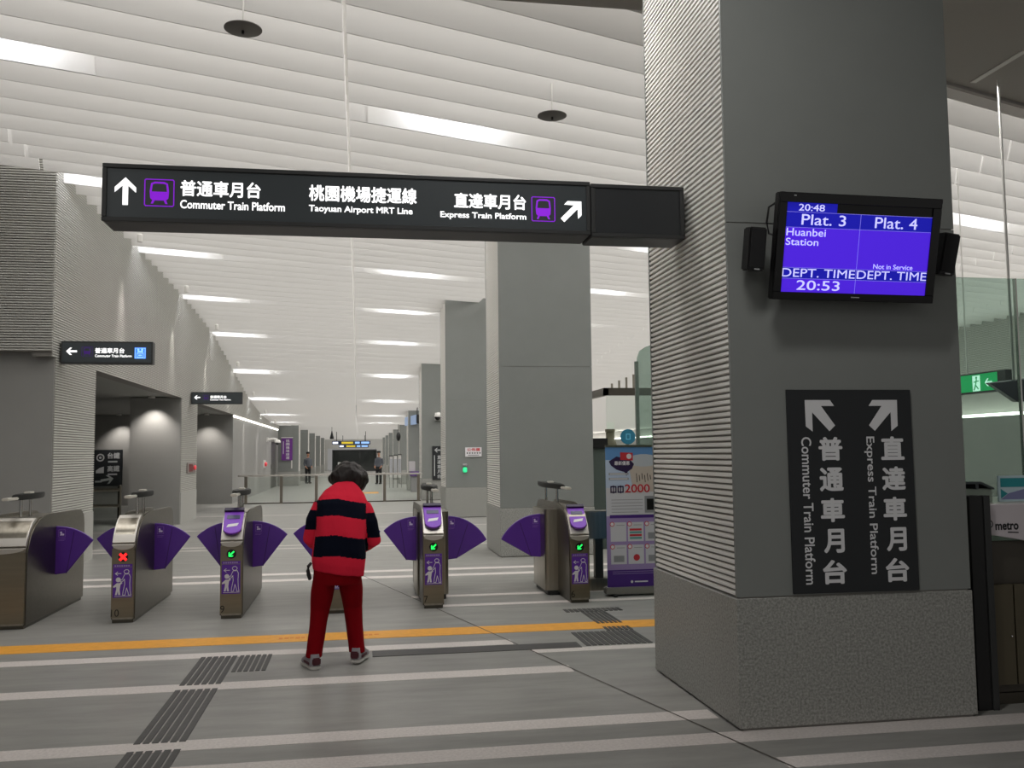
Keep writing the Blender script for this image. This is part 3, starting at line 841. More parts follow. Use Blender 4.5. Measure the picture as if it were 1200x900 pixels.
# ------------------------------------------------------------------ advertising roll-up banner
t = thing('rollup_banner', 'blue and purple roll-up advertising banner leaning by gate 6', 'banner', (2.86, 9.5, 0))
NX0, NX1, NZ0, NZ1, NY = 2.565, 3.165, .09, 1.565, 9.42
FN = FRONT(NY); Wn = NX1-NX0; Hn = NZ1-NZ0
q = lambda a, b: (NX0+a*Wn, NZ1-b*Hn)
MB().box(NX0, NX1, NY, NY+.006, NZ0, NZ1).build('sheet', mat('banner_sky', '#5f8fc4', .5), t, smooth=False)
m = MB(); Rr = lambda a0, a1, b0, b1, mi, off: m.poly([q(a0, b1), q(a1, b1), q(a1, b0), q(a0, b0)], FN, off, mi)
SKY2 = mat('banner_pale', '#b7c6dd', .5); LIL = mat('banner_lilac', '#9a86b8', .5); DPU = mat('banner_purple', '#45207a', .5); CUPM = mat('banner_cup', '#c3b7ac', .5); CUPT = mat('banner_lid', '#b9bfc6', .5)
CARD = mat('banner_card', '#c9c9cf', .5); GREYB = mat('banner_grey', '#8e9094', .5); BUB = mat('banner_bubble', '#2b1a45', .5); TEAL = mat('banner_teal', '#5f9a96', .5)
pm = [SKY2, LIL, DPU, CUPM, CUPT, CARD, GREYB, BUB, REDP, PRINTW, TEAL, BLACK]
Rr(0, 1, .10, .30, 0, .0004); Rr(0, 1, .30, .50, 5, .0004); Rr(0, 1, .50, .88, 1, .0004); Rr(0, 1, .88, 1, 2, .0004)
Rr(.06, 1, .492, .515, 2, .0008)
m.poly([q(.40, .10), q(.98, .14), q(.93, .33), q(.50, .33)], FN, .0008, 3)
m.poly([q(.69+.30*math.cos(k*.35), .105+.045*math.sin(k*.35)+.0) for k in range(18)], FN, .0012, 4)
for k in range(6): m.stroke([q(.56+k*.05, .20+.012*(k % 2)), q(.57+k*.05, .26-.01*(k % 3))], .008, FN, .0013, 11)
m.poly([q(*p) for p in ((.06, .11), (.20, .075), (.45, .10), (.52, .13), (.48, .165), (.40, .185), (.38, .215), (.34, .187), (.2, .17), (.1, .14))], FN, .0016, 7)
m.poly([q(.27, .045), q(.50, .05), q(.50, .105), (q(.27, .10))], FN, .002, 8)
m.disc(q(.43, .075), .028, FN, .0024, 9, 14); m.disc(q(.93, .24), .035, FN, .0024, 8, 14)
text(m, '最新優惠', q(.16, 0)[0], q(.44, 0)[0], q(0, .138)[1], q(0, .108)[1], FN, .0022, .02, 9)
text(m, '2000', q(.34, 0)[0], q(.80, 0)[0], q(0, .335)[1], q(0, .275)[1], FN, .0022, .05, 9); text(m, '2000', q(.34, 0)[0], q(.80, 0)[0], q(0, .335)[1], q(0, .275)[1], FN, .0028, .02, 8)
for k in range(2): m.stroke([q(.09+k*.13, .29), q(.18+k*.13, .29), q(.18+k*.13, .33), q(.09+k*.13, .33)], .014, FN, .0022, 7, True); m.stroke([q(.135+k*.13, .285), q(.135+k*.13, .335)], .012, FN, .0022, 7)
for b in (.20, .235): m.stroke([q(.07, b), q(.40, b)], .022, FN, .0014, 6); m.stroke([q(.08, b), q(.39, b)], .010, FN, .0018, 9)
for k in range(5): m.stroke([q(.10, .385+k*.022), q(.66-.08*(k == 4), .385+k*.022)], .006, FN, .0012, 6)
Rr(.70, .98, .36, .48, 6, .0010); Rr(.74, .98, .38, .46, 11, .0014)
for r_ in range(2):
    for c_ in range(3):
        a0 = .07+c_*.315; b0 = .545+r_*.16; Rr(a0, a0+.285, b0, b0+.135, 5, .0008)
        m.disc(q(a0+.03, b0+.012), .026, FN, .0014, 8, 14); m.disc(q(a0+.03, b0+.012), .018, FN, .0018, 9, 14)
        m.stroke([q(a0+.11, b0+.02), q(a0+.25, b0+.02)], .006, FN, .0012, 6)
        if (r_, c_) == (0, 1):
            for k in range(4): Rr(a0+.03, a0+.25, b0+.045+k*.02, b0+.06+k*.02, 10 if k % 2 else 8, .0012)
        elif (r_, c_) == (1, 1): m.disc(q(a0+.15, b0+.09), .035, FN, .0012, 8, 14)
        elif (r_, c_) != (0, 0): Rr(a0+.05, a0+.24, b0+.075, b0+.12, 6, .0012)
for k in range(2): m.stroke([q(.10, .893+k*.014), q(.95, .893+k*.014)], .005, FN, .0012, 1)
m.disc(q(.44, .965), .014, FN, .0012, 9, 12); m.stroke([q(.50, .965), q(.72, .965)], .014, FN, .0012, 9)
m.build('print', pm, t, smooth=False)
m = MB().box(NX0-.02, NX1+.02, NY-.05, NY+.10, 0.02, .09); m.build('base', mat('banner_base', '#8f8d88', .4, metal=.6), t, bevel=.008)
MB().cyl(((NX0+NX1)/2, NY+.05, .08), ((NX0+NX1)/2, NY+.03, NZ1), .010).build('pole', STEEL, t)
MB().box(NX0, NX1, NY-.006, NY+.016, NZ1-.012, NZ1+.01).build('top_rail', STEEL, t)
m = MB()
for xx in (NX0+.06, NX1-.06): m.box(xx-.02, xx+.02, NY-.10, NY+.16, 0, .022)
m.build('foot', BLACK, t, bevel=.004, seg=1)

# ------------------------------------------------------------------ signs fixed to the left wall


def wall_sign(x0, x1, z0, z1, y, label, station):
    t = thing('wall_sign', label, 'sign', (x0, y+.07, z0), 'signs standing out from the left wall')
    MB().box(x0, x1, y, y+.14, z0, z1).build('housing', DARK, t, bevel=.006)
    W = x1-x0; H = z1-z0; F = FRONT(y-.001)
    MB().box(x0+.022, x1-.022, y-.002, y+.004, z0+.022, z1-.022).build('face', SIGNF, t, smooth=False)
    F = FRONT(y-.002); P = lambda a, b: (x0+a*W, z1-b*H)
    m = MB(); k = W*.058
    arrow(m, P(.118, .45)[0], P(0, .45)[1], k, 180, F, .001)
    a0, a1 = P(.37, .53), P(.69, .29); text(m, '普通車月台', a0[0], a1[0], a0[1], a1[1], F, bold=.02)
    a0, a1 = P(.37, .70), P(.77, .585); text(m, 'Commuter Train Platform', a0[0], a1[0], a0[1], a1[1], F, bold=.02)
    m.build('lettering', LETTER, t, smooth=False)
    m = MB(); a0, a1 = P(.225, .66), P(.345, .24); train(m, a0[0], a1[0], a0[1], a1[1], F, .001, 0, 1); m.build('train_symbol', [LETTERDP, SIGNF], t, smooth=False)
    if station:
        m = MB(); a0, a1 = P(.80, .76), P(.925, .26)
        m.poly([a0, (a1[0], a0[1]), a1, (a0[0], a1[1])], F, .001, 0)
        m.stroke([(a0[0]+.01, a0[1]+.01), (a1[0]-.01, a0[1]+.01), (a1[0]-.01, a1[1]-.01), (a0[0]+.01, a1[1]-.01)], .008, F, .0014, 1, True)
        mx, mz = (a0[0]+a1[0])/2, (a0[1]+a1[1])/2
        m.disc((mx-.025, mz+.045), .016, F, .0016, 1); m.disc((mx+.025, mz+.045), .016, F, .0016, 1)
        m.poly([(mx-.045, mz+.005), (mx+.045, mz+.005), (mx+.03, mz+.03), (mx-.03, mz+.03)], F, .0016, 1)
        m.stroke([(mx-.04, mz-.055), (mx+.04, mz-.055), (mx+.04, mz-.005), (mx-.04, mz-.005)], .008, F, .0016, 1, True); m.stroke([(mx-.015, mz-.03), (mx+.015, mz-.03)], .02, F, .0016, 1)
        m.build('lift_symbol', [LETTERB, mat('lit_sky', '#8fc4ff', .5, emit=.9)], t, smooth=False)


wall_sign(-3.912, -2.748, 2.747, 3.05, 12.9, 'dark hanging sign with left arrow and blue lift symbol on the left wall', True)
wall_sign(-3.912, -2.748, 2.735, 3.02, 22.5, 'dark hanging sign with left arrow farther along the left wall, no blue symbol', False)

# direction board in the first opening
t = thing('railway_board', 'black board with grey railway symbols and right arrow inside the left opening', 'sign', (-7.75, 29.9, .62))
MB().box(-8.3, -7.28, 30.24, 30.28, .62, 1.74).build('board', BOARD, t, smooth=False)
F = FRONT(30.24); m = MB()
m.disc((-7.93, 1.5), .12, F, .001, 0, 20); m.disc((-7.93, 1.5), .08, F, .002, 1, 20); m.disc((-7.93, 1.5), .04, F, .003, 0, 12)
text(m, '台鐵', -7.72, -7.36, 1.46, 1.65, F, .002, .02); m.stroke([(-7.68, 1.37), (-7.45, 1.37)], .05, F, .002)
m.poly([(-8.05, 1.02), (-7.82, 1.02), (-7.82, 1.22), (-7.95, 1.18), (-8.05, 1.10)], F, .002); text(m, '高鐵', -7.72, -7.36, 1.06, 1.25, F, .002, .02); m.stroke([(-7.68, .98), (-7.45, .98)], .05, F, .002)
m.stroke([(-8.05, .76), (-7.9, .76)], .05, F, .002); arrow(m, -7.72, .82, .19, 10, F, .002)
m.build('lettering', [PRINTG, BOARD], t, smooth=False)
# glass balustrade inside the opening
t = thing('glass_balustrade', 'glass balustrade with steel rails inside the first left opening', 'railing', (-5.6, 19.5, 0))
m = MB(); m.cyl((-6.9, 19.3, .86), (-4.7, 19.3, .86), .03); m.cyl((-6.9, 19.3, .55), (-4.7, 19.3, .55), .03); m.build('handrail', STEEL, t)
for xx in (-6.9, -5.8, -4.7): MB().cyl((xx, 19.36, 0), (xx, 19.36, .95), .035).build('post', STEELD, t)
MB().box(-6.9, -4.7, 19.40, 19.415, .05, 1.15).build('glass', GLASS, t, smooth=False)
# fire alarm
t = thing('fire_alarm', 'red fire alarm box on the second pier of the left wall', 'fire alarm', (XW+.03, 22.6, 1.13))
MB().box(XW-.0, XW+.03, 22.15, 23.15, 1.12, 1.36).build('box', mat('alarm_frame', '#8a7f7b', .5), t, bevel=.006)
MB().box(XW+.03, XW+.045, 22.3, 22.7, 1.15, 1.33).build('panel', mat('alarm_dark', '#6b2326', .5), t)
MB().ball((XW+.06, 22.92, 1.24), (.03, .12, .06)).build('lamp', mat('alarm_red', '#d83a45', .4, emit=.25), t)
t = thing('alarm_bell', 'small red alarm lamp far down the left wall', 'fire alarm', (XW, 40.2, 1.1))
MB().box(XW-.05, XW-.02, 39.8, 40.6, 1.0, 1.32).build('plate', WHITE, t); MB().ball((XW+.02, 40.2, 1.15), (.06, .2, .1)).build('lamp', mat('alarm_red', ''), t)


def dome_camera(name, c, d, label):
    t = thing(name, label, 'camera', c)
    x, y, z = c
    m = MB().tube([(x-d*.35, y, z+.12), (x-d*.1, y-.03, z+.15), (x+d*.05, y-.06, z+.10)], [.05, .06, .07], 12); m.box(x-d*.38-.02, x-d*.33, y-.09, y+.09, z+.02, z+.22); m.build('arm', WHITE, t)
    MB().lathe([(.09, .0), (.13, .01), (.13, .06), (.09, .12), (.04, .14)], (x+d*.08, y-.07, z-.02), 20).build('shell', WHITE, t)
    MB().ball((x+d*.08, y-.07, z-.02), (.09, .09, .09)).build('dome', BLACK, t)


dome_camera('security_camera', (XW+.34, 41.2, 2.08), 1, 'white dome camera on a bracket far down the left wall')
t = thing('security_camera', 'white dome camera on the front of the fourth right-hand column', 'camera', (2.53, 30.05, 2.62))
MB().box(2.45, 2.75, 30.12, 30.18, 2.60, 2.86).build('plate', WHITE, t, bevel=.01)
MB().lathe([(.10, .0), (.14, .02), (.14, .07), (.10, .13), (.04, .16)], (2.56, 30.0, 2.70), 20).build('shell', WHITE, t); MB().ball((2.53, 29.98, 2.70), .10).build('dome', BLACK, t)

# purple banner
t = thing('purple_banner', 'purple vertical banner with white characters on the far left column', 'banner', (-3.56, 46.6, 1.27))
MB().box(-3.83, -3.30, 47.07, 47.10, 1.27, 2.39).build('sheet', mat('banner_violet', '#6a2a86', .5), t, smooth=False)
F = FRONT(47.07); m = MB()
for i, ch in enumerate('桃園機場捷運'): text(m, ch, -3.62, -3.44, 2.17-i*.17, 2.31-i*.17, F, .003, .01)
m.stroke([(-3.74, 2.2), (-3.74, 1.6)], .03, F, .003); m.build('lettering', PRINTW, t, smooth=False)
MB().box(-3.85, -3.28, 47.06, 47.115, 2.38, 2.42).build('top_rail', WHITE, t)
MB().box(-3.36, -3.30, 47.08, 47.09, .86, 1.28).build('tail_strip', WHITE, t, smooth=False)

# ------------------------------------------------------------------ glass barrier with steel rail
t = thing('glass_barrier', 'long glass barrier with bright steel rail across the hall behind the gates', 'barrier', (-.8, 29.8, 0))
xsb = [-3.5, -2.42, -1.34, -.26, .80, 1.88]
MB().box(-3.75, 1.98, 29.76, 29.84, .855, .91).build('top_rail', mat('rail_bright', '#e6e2da', .22, metal=.7), t, bevel=.012)
for x in xsb: MB().box(x-.045, x+.045, 29.77, 29.83, 0, .86).build('post', mat('post_bronze', '#7b756b', .4, metal=.7), t, bevel=.006)
for a, b in zip(xsb, xsb[1:]): MB().box(a+.06, b-.06, 29.793, 29.807, .06, .83).build('glass', GLASS, t, smooth=False)
MB().box(-3.6, 1.95, 29.78, 29.82, .0, .035).build('bottom_rail', STEELD, t)

# notice, arrow board, monitor, clock, stands on the far columns
t = thing('notice', 'small white notice with red characters on the third right-hand column', 'notice', (2.67, 21.7, 1.43))
MB().box(2.48, 2.87, 21.685, 21.708, 1.43, 1.65).build('plate', PRINTW, t, smooth=False)
F = FRONT(21.685); m = MB(); text(m, '公佈欄', 2.52, 2.83, 1.56, 1.635, F, .001, .02, 0)
for k in range(6): m.disc((2.53+k*.06, 1.515), .018, F, .001, 1, 8)
m.stroke([(2.55, 1.465), (2.8, 1.465)], .02, F, .001, 2); m.build('print', [REDP, BLACK, mat('print_grey', '#8c8c88', .5)], t, smooth=False)
t = thing('indicator_lamp', 'glowing green wall lamp under the white notice', 'lamp', (2.47, 21.7, 1.08))
MB().lathe([(.03, -.06), (.05, -.04), (.05, .04), (.03, .06)], (2.47, 21.685, 1.12), 16).build('lens', mat('lamp_green', '#35d890', .4, emit=.8), t)
MB().box(2.42, 2.52, 21.70, 21.712, 1.06, 1.18).build('plate', STEEL, t)
tag(MB().lathe([(.045, -.03), (.055, 0), (.045, .03)], (2.47, 21.69, 1.235), 16).build('wall_button', mat('button_grey', '#9a9698', .4)), 'small grey round button above the green wall lamp', 'button')
t = thing('arrow_board', 'dark vertical board with left arrow on the fourth right-hand column', 'sign', (2.6, 30.15, .66))
MB().box(2.36, 2.95, 30.14, 30.170, .66, 1.76).build('board', BOARD, t, smooth=False)
F = FRONT(30.14); m = MB(); arrow(m, 2.53, 1.63, .10, 180, F, .002)
for i, ch in enumerate('直達車月台'): text(m, ch, 2.52, 2.65, 1.33-i*.155, 1.46-i*.155, F, .002, .02)
m.stroke([(2.43, 1.45), (2.43, .8)], .03, F, .002); m.build('lettering', PRINTG, t, smooth=False)
t = thing('hanging_monitor', 'dark hanging double-sided monitor with pale screen by the fifth column', 'screen', (2.2, 37.9, 2.75))
MB().box(2.32, 2.75, 37.75, 38.05, 2.76, 3.13).build('end_box', BLACK, t, bevel=.02)
m = MB().add([(1.92, 39.5, 2.72), (2.30, 37.9, 2.74), (2.30, 37.9, 3.13), (1.92, 39.5, 3.08), (1.97, 39.55, 2.72), (2.36, 37.95, 2.74), (2.36, 37.95, 3.13), (1.97, 39.55, 3.08)], [(0, 1, 2, 3), (7, 6, 5, 4), (0, 4, 5, 1), (1, 5, 6, 2), (2, 6, 7, 3), (3, 7, 4, 0)])
m.build('screen', mat('screen_pale', '#7f92b0', .4, emit=.45), t, smooth=False)
[MB().cyl((xr, 38, 3.10), (xr, 38, 3.9), .02).build('rod', DARK, t) for xr in (2.36, 2.6)]
t = thing('horn_speaker', 'dark egg-shaped speaker hanging by the distant right-hand columns', 'speaker', (1.92, 46.3, 2.16))
MB().ball((1.93, 46.3, 2.4), (.11, .11, .23)).build('shell', BLACK, t); MB().cyl((1.93, 46.3, 2.6), (1.93, 46.3, 3.0), .015).build('rod', BLACK, t)
t = thing('cone_pendant', 'dark slim cone hanging from the ceiling far down the hall', 'pendant', (-1.45, 50, 2.36))
MB().lathe([(.02, .44), (.05, .3), (.11, .06), (.10, .0)], (-1.45, 50, 2.36), 18).build('cone', BLACK, t); MB().cyl((-1.45, 50, 2.78), (-1.45, 50, 3.02), .012).build('rod', BLACK, t)
for i in range(3):
    t = thing('notice_stand', ('left', 'middle', 'right')[i]+' panel of the white notice stands before the far right columns', 'stand', (1.42+i*.19, 42, .55))
    MB().box(1.345+i*.19, 1.50+i*.19, 42, 42.03, .45, 1.42+.03*i).build('panel', WHITE, t, smooth=False)
    m = MB(); m.box(1.335+i*.19, 1.347+i*.19, 41.98, 42.05, 0, 1.46+.03*i); m.box(1.498+i*.19, 1.51+i*.19, 41.98, 42.05, 0, 1.46+.03*i); m.box(1.335+i*.19, 1.51+i*.19, 41.98, 42.05, 1.42+.03*i, 1.46+.03*i); m.build('frame', DARK, t, smooth=False)
    MB().box(1.37+i*.19, 1.48+i*.19, 41.995, 42, .6, 1.3).build('print', mat('print_pale', '#b0b2b6', .5), t, smooth=False)
t = thing('leaflet_box', 'pale box on a purple counter at the foot of the fifth column', 'box', (2.32, 37.3, 0))
MB().box(1.98, 2.22, 37.2, 37.5, .82, 1.22).build('box', mat('pale_box', '#b7b4b6', .5), t, bevel=.01)
t = thing('purple_counter', 'small purple counter at the foot of the fifth column', 'counter', (2.3, 37.3, 0))
MB().box(2.05, 2.55, 37.1, 37.6, .0, .62).build('body', mat('counter_body', '#8d8a8c', .5), t, bevel=.01); MB().box(2.02, 2.58, 37.05, 37.65, .62, .81).build('top', mat('counter_purple', '#5b3b7c', .5), t, bevel=.006)

# far end: overhead signs and dark glass wall
for yy, x0, x1, z0, z1, lab in ((60, -1.74, .70, 2.17, 2.40, 'yellow, blue and white overhead sign at the far end, nearer of the two'), (72, -1.56, .71, 2.06, 2.29, 'yellow and blue overhead sign at the far end, farther of the two')):
    t = thing('far_overhead_sign', lab, 'sign', ((x0+x1)/2, yy, z0))
    MB().box(x0, x1, yy, yy+.2, z0, z1).build('housing', mat('far_blue', '#22304a', .5), t, smooth=False)
    F = FRONT(yy); W = x1-x0; m = MB()
    for a0, a1, mi in ((.02, .16, 0), (.25, .55, 1), (.60, .72, 2), (.76, .97, 2)):
        m.poly([(x0+a0*W, z0+.05), (x0+a1*W, z0+.05), (x0+a1*W, z1-.05), (x0+a0*W, z1-.05)], F, .003, mi)
    m.build('lettering', [mat('far_white', '#e6ecff', .5, emit=.8), mat('far_yellow', '#c8b030', .5, emit=.6), mat('far_sky', '#8fb8ee', .5, emit=.7)], t, smooth=False)
    [MB().cyl((xr, yy+.1, z1-.02), (xr, yy+.1, 3.35), .02).build('rod', DARK, t) for xr in (x0+.3, x1-.3)]
t = thing('glass_wall', 'dark reflective glass wall closing the far end of the hall', 'glass wall', (-.45, 86, 0))
MB().box(-2.40, 1.55, 86, 86.1, .05, 1.92).build('pane', mat('dark_glass', '#1c211f', .08, spec=.9), t, smooth=False)
m = MB()
for q_ in ((-2.46, 1.6, 1.90, 1.98), (-2.46, 1.6, 0, .06), (-2.46, -2.38, 0, 1.95), (1.52, 1.6, 0, 1.95), (-.02, .04, 0, 1.95)): m.box(q_[0], q_[1], 85.95, 86.12, q_[2], q_[3])
m.build('frame', DARK, t, smooth=False)
MB().box(-1.95, -1.7, 85.93, 85.95, .5, .85).build('paper', WHITE, t, smooth=False)

# ------------------------------------------------------------------ service booth right of the near column
t = thing('booth_glass', 'tall greenish glass wall around the service booth right of the near column', 'glass wall', (4.6, 6.2, 0))
MB().box(3.52, 8.6, 6.24, 6.255, 0, 2.80).build('front_glass', GLASSG, t, smooth=False)
MB().prism([(6.24, 0), (11.3, 0), (11.3, 2.60), (11.26, 2.70), (11.15, 2.78), (10.9, 2.80), (6.24, 2.80)], 'x', 3.505, 3.52).build('side_glass', GLASSG, t, smooth=False)
m = MB().box(3.49, 3.535, 11.29, 11.33, 0, 2.66); m.build('edge_trim', CHROME, t); MB().box(4.97, 4.982, 6.232, 6.262, 0, 2.8).build('edge_trim', CHROME, t)
t = thing('service_counter', 'white fronted service counter with dark doors beside the near column', 'counter', (5.0, 5.2, 0))
MB().box(3.68, 6.2, 4.96, 5.6, .06, .95).build('body', mat('counter_dark', '#4a453d', .4, metal=.3), t, bevel=.004, seg=1)
fp = MB().prism([(3.64, 1.17), (6.2, 1.17), (6.2, .55), (3.64, .995)], 'y', 4.90, 4.93); fp.build('fascia', mat('fascia_white', '#c8c0c4', .45), t, bevel=.004, seg=1)
MB().box(3.64, 6.2, 4.93, 5.7, 1.14, 1.17).build('top', mat('counter_white', '#bdbcb6', .4), t, bevel=.004, seg=1)
m = MB()
for a0, a1 in ((3.67, 3.80), (3.81, 4.2), (4.21, 4.6)): m.box(a0, a1, 4.915, 4.932, .12, .70)
m.build('door', mat('door_bronze', '#57503f', .45, metal=.3), t, bevel=.003, seg=1)
MB().box(3.66, 6.2, 4.96, 5.6, 0, .07).build('plinth', STEELD, t)
MB().ball((3.775, 4.912, .40), .007).build('lock', CHROME, t)
F = FRONT(4.90); m = MB(); text(m, 'metro', 3.692, 3.845, 1.018, 1.062, F, .001, .03); m.disc((3.655, 1.055), .024, F, .001, 0, 20); m.disc((3.655, 1.055), .017, F, .0014, 1, 20); m.poly([(3.655, 1.038), (3.667, 1.055), (3.655, 1.072), (3.648, 1.068), (3.655, 1.055), (3.648, 1.042)], F, .0018, 0)
m.stroke([(3.775, 1.005), (3.84, 1.002)], .007, F, .001); m.build('lettering', [BLACK, mat('fascia_white', '')], t, smooth=False)
t = thing('booth_post', 'narrow black post between the near column and the service counter', 'post', (3.57, 4.9, 0))
MB().box(3.50, 3.59, 4.86, 4.93, 0, 1.225).build('panel', BLACK, t, bevel=.003, seg=1); MB().box(3.59, 3.63, 4.85, 4.895, 0, 1.225).build('frame', DARK, t, bevel=.003, seg=1)
t = thing('counter_box', 'pale green box with glass lid on the service counter', 'box', (3.7, 5.05, 1.17))
MB().box(3.56, 3.80, 5.05, 5.35, 1.172, 1.255).build('body', mat('box_pale', '#93a093', .5), t, bevel=.006)
m = MB(); m.box(3.56, 3.70, 5.02, 5.35, 1.285, 1.30); m.add([(3.70, 5.02, 1.30), (3.79, 5.02, 1.26), (3.79, 5.35, 1.26), (3.70, 5.35, 1.30), (3.70, 5.02, 1.285), (3.79, 5.02, 1.25), (3.79, 5.35, 1.25), (3.70, 5.35, 1.285)], [(0, 1, 2, 3), (7, 6, 5, 4), (0, 4, 5, 1), (1, 5, 6, 2), (2, 6, 7, 3), (3, 7, 4, 0)]); m.box(3.57, 3.60, 5.04, 5.3, 1.255, 1.29); m.box(3.68, 3.70, 5.04, 5.3, 1.255, 1.29)
m.build('lid', mat('lid_dark', '#3b4647', .25), t)
t = thing('counter_card', 'teal and violet information card standing on the service counter', 'card', (4.0, 5.1, 1.17))
MB().box(3.88, 4.08, 5.10, 5.115, 1.172, 1.33).build('card', mat('card_edge', '#b9ced6', .5), t, smooth=False)
F = FRONT(5.10); m = MB(); m.poly([(3.892, 1.26), (4.07, 1.26), (4.07, 1.315), (3.892, 1.315)], F, .001, 0); m.poly([(3.892, 1.19), (3.94, 1.22), (3.892, 1.25)], F, .001, 0); m.poly([(3.892, 1.185), (4.07, 1.185), (4.07, 1.25), (3.945, 1.222)], F, .001, 1)
m.build('print', [mat('card_teal', '#1d8a92', .5), mat('card_violet', '#7d7fa8', .5)], t, smooth=False)
# exit sign, hanging monitor beyond the booth glass
t = thing('exit_sign', 'lit green emergency exit sign with running figure beyond the booth glass', 'exit sign', (8.05, 10.9, 2.23))
MB().box(8.01, 8.12, 10.30, 11.9, 2.225, 2.49).build('housing', DARK, t, bevel=.005, seg=1)
FX = frame((8.009, 0, 0), (0, -1, 0), (0, 0, 1)); GRN = mat('exit_green', '#0a9a56', .5, emit=.9); m = MB()
m.poly([(-11.86, 2.245), (-10.45, 2.245), (-10.45, 2.47), (-11.86, 2.47)], FX, .001, 0)
m.poly([(-10.93, 2.25), (-10.78, 2.25), (-10.78, 2.455), (-10.93, 2.455)], FX, .002, 1)
m.disc((-10.85, 2.425), .018, FX, .003, 0, 10); m.stroke([(-10.85, 2.40), (-10.87, 2.33), (-10.90, 2.27)], .022, FX, .003, 0); m.stroke([(-10.87, 2.33), (-10.82, 2.28)], .018, FX, .003, 0); m.stroke([(-10.90, 2.37), (-10.81, 2.38)], .014, FX, .003, 0)
arrow(m, -10.62, 2.35, .07, 180, FX, .002, 1)
m.build('face', [GRN, mat('exit_white', '#d8fff0', .5, emit=1.0)], t, smooth=False)
MB().cyl((8.06, 11.1, 2.48), (8.06, 11.1, 5.3), .010).build('rod', WHITE, t)
t = thing('booth_monitor', 'dark tilted monitor hanging inside the service booth', 'screen', (6.2, 7.6, 1.9))
m = MB().add([(5.86, 7.75, 2.11), (6.30, 7.75, 2.16), (6.40, 7.62, 1.95), (6.04, 7.62, 1.925), (5.88, 7.85, 2.12), (6.32, 7.85, 2.17), (6.42, 7.72, 1.96), (6.06, 7.72, 1.93)], [(0, 1, 2, 3), (7, 6, 5, 4), (0, 4, 5, 1), (1, 5, 6, 2), (2, 6, 7, 3), (3, 7, 4, 0)])
m.build('panel', mat('monitor_navy', '#1a2030', .25), t, bevel=.006, seg=1); MB().cyl((6.15, 7.8, 2.12), (6.15, 7.8, 5.09), .012).build('rod', WHITE, t)
# glass lift shaft seen between the columns
t = thing('lift_shaft', 'glass lift shaft with steel top frame seen between the columns', 'lift', (6.4, 20.6, 0))
m = MB().box(5.45, 7.4, 20, 20.12, 2.78, 2.95); m.box(5.45, 5.55, 20, 21.4, 2.78, 2.95); m.build('top_frame', STEELD, t)
for k in range(4): MB().box(5.62+k*.17, 5.66+k*.17, 20.02, 20.06, 2.95, 3.05+.07*k).build('fin', STEEL, t)
MB().box(5.5, 7.4, 20.05, 20.065, 0, 2.78).build('glass', GLASS, t, smooth=False)
t = thing('information_screen', 'dark boxy information screen seen left of the banner top', 'screen', (3.65, 13.9, 0))
MB().box(3.50, 3.83, 13.9, 14.2, 1.56, 1.72).build('screen', BLACK, t, bevel=.008); MB().box(3.55, 3.85, 13.95, 14.15, 0, 1.56).build('stand', mat('stand_green', '#4a5550', .5), t, bevel=.006)
t = thing('round_sign', 'round teal sign on a stand behind the banner', 'sign', (4.15, 13.9, 0))
MB().cyl((4.16, 13.9, 1.74), (4.16, 13.93, 1.74), .12, n=24).build('disc', mat('sign_teal', '#1f6c86', .5), t); MB().cyl((4.16, 13.94, 0), (4.16, 13.94, 1.74), .02).build('pole', STEEL, t)
F = FRONT(13.90); m = MB(); m.stroke([(4.13, 1.70), (4.19, 1.70), (4.19, 1.78), (4.13, 1.78)], .014, F, .002, 0, True); m.build('mark', mat('mark_sky', '#5fb0d0', .5), t, smooth=False)
tag(MB().lathe([(.09, 0), (.10, .02), (.10, 1.65), (.07, 1.72), (.07, 1.82), (.08, 1.83), (.08, 1.87)], (3.98, 14.3, 0), 20).build('bollard', mat('bollard_olive', '#5d5d49', .5)), 'olive post with square cap behind the banner', 'post')

# ================================================================== people


def remesh(o, voxel, smooth_it=4):
    md = o.modifiers.new('r', 'REMESH'); md.mode = 'VOXEL'; md.voxel_size = voxel
    if smooth_it:
        sm = o.modifiers.new('s', 'SMOOTH'); sm.iterations = smooth_it; sm.factor = .5
    dg = bpy.context.evaluated_depsgraph_get(); me = bpy.data.meshes.new_from_object(o.evaluated_get(dg))
    old = o.data; mats = list(old.materials); o.modifiers.clear(); o.data = me
    if not me.materials:
        for m_ in mats: me.materials.append(m_)
    for p in me.polygons: p.use_smooth = True
    return o


def ering(c, rx, ry, tilt=0.0, n=28, roll=0.0, pw=2.0):
    """elliptic ring around c; tilt leans the ring plane forward, roll sideways"""
    out = []
    for k in range(n):
        t = 2*math.pi*k/n; cx, sx_ = math.cos(t), math.sin(t)
        e = 2/pw
        p = Vector((rx*math.copysign(abs(cx)**e, cx), ry*math.copysign(abs(sx_)**e, sx_), 0))
        p = Matrix.Rotation(tilt, 3, 'X') @ p; p = Matrix.Rotation(roll, 3, 'Y') @ p
        out.append(Vector(c)+p)
    return out


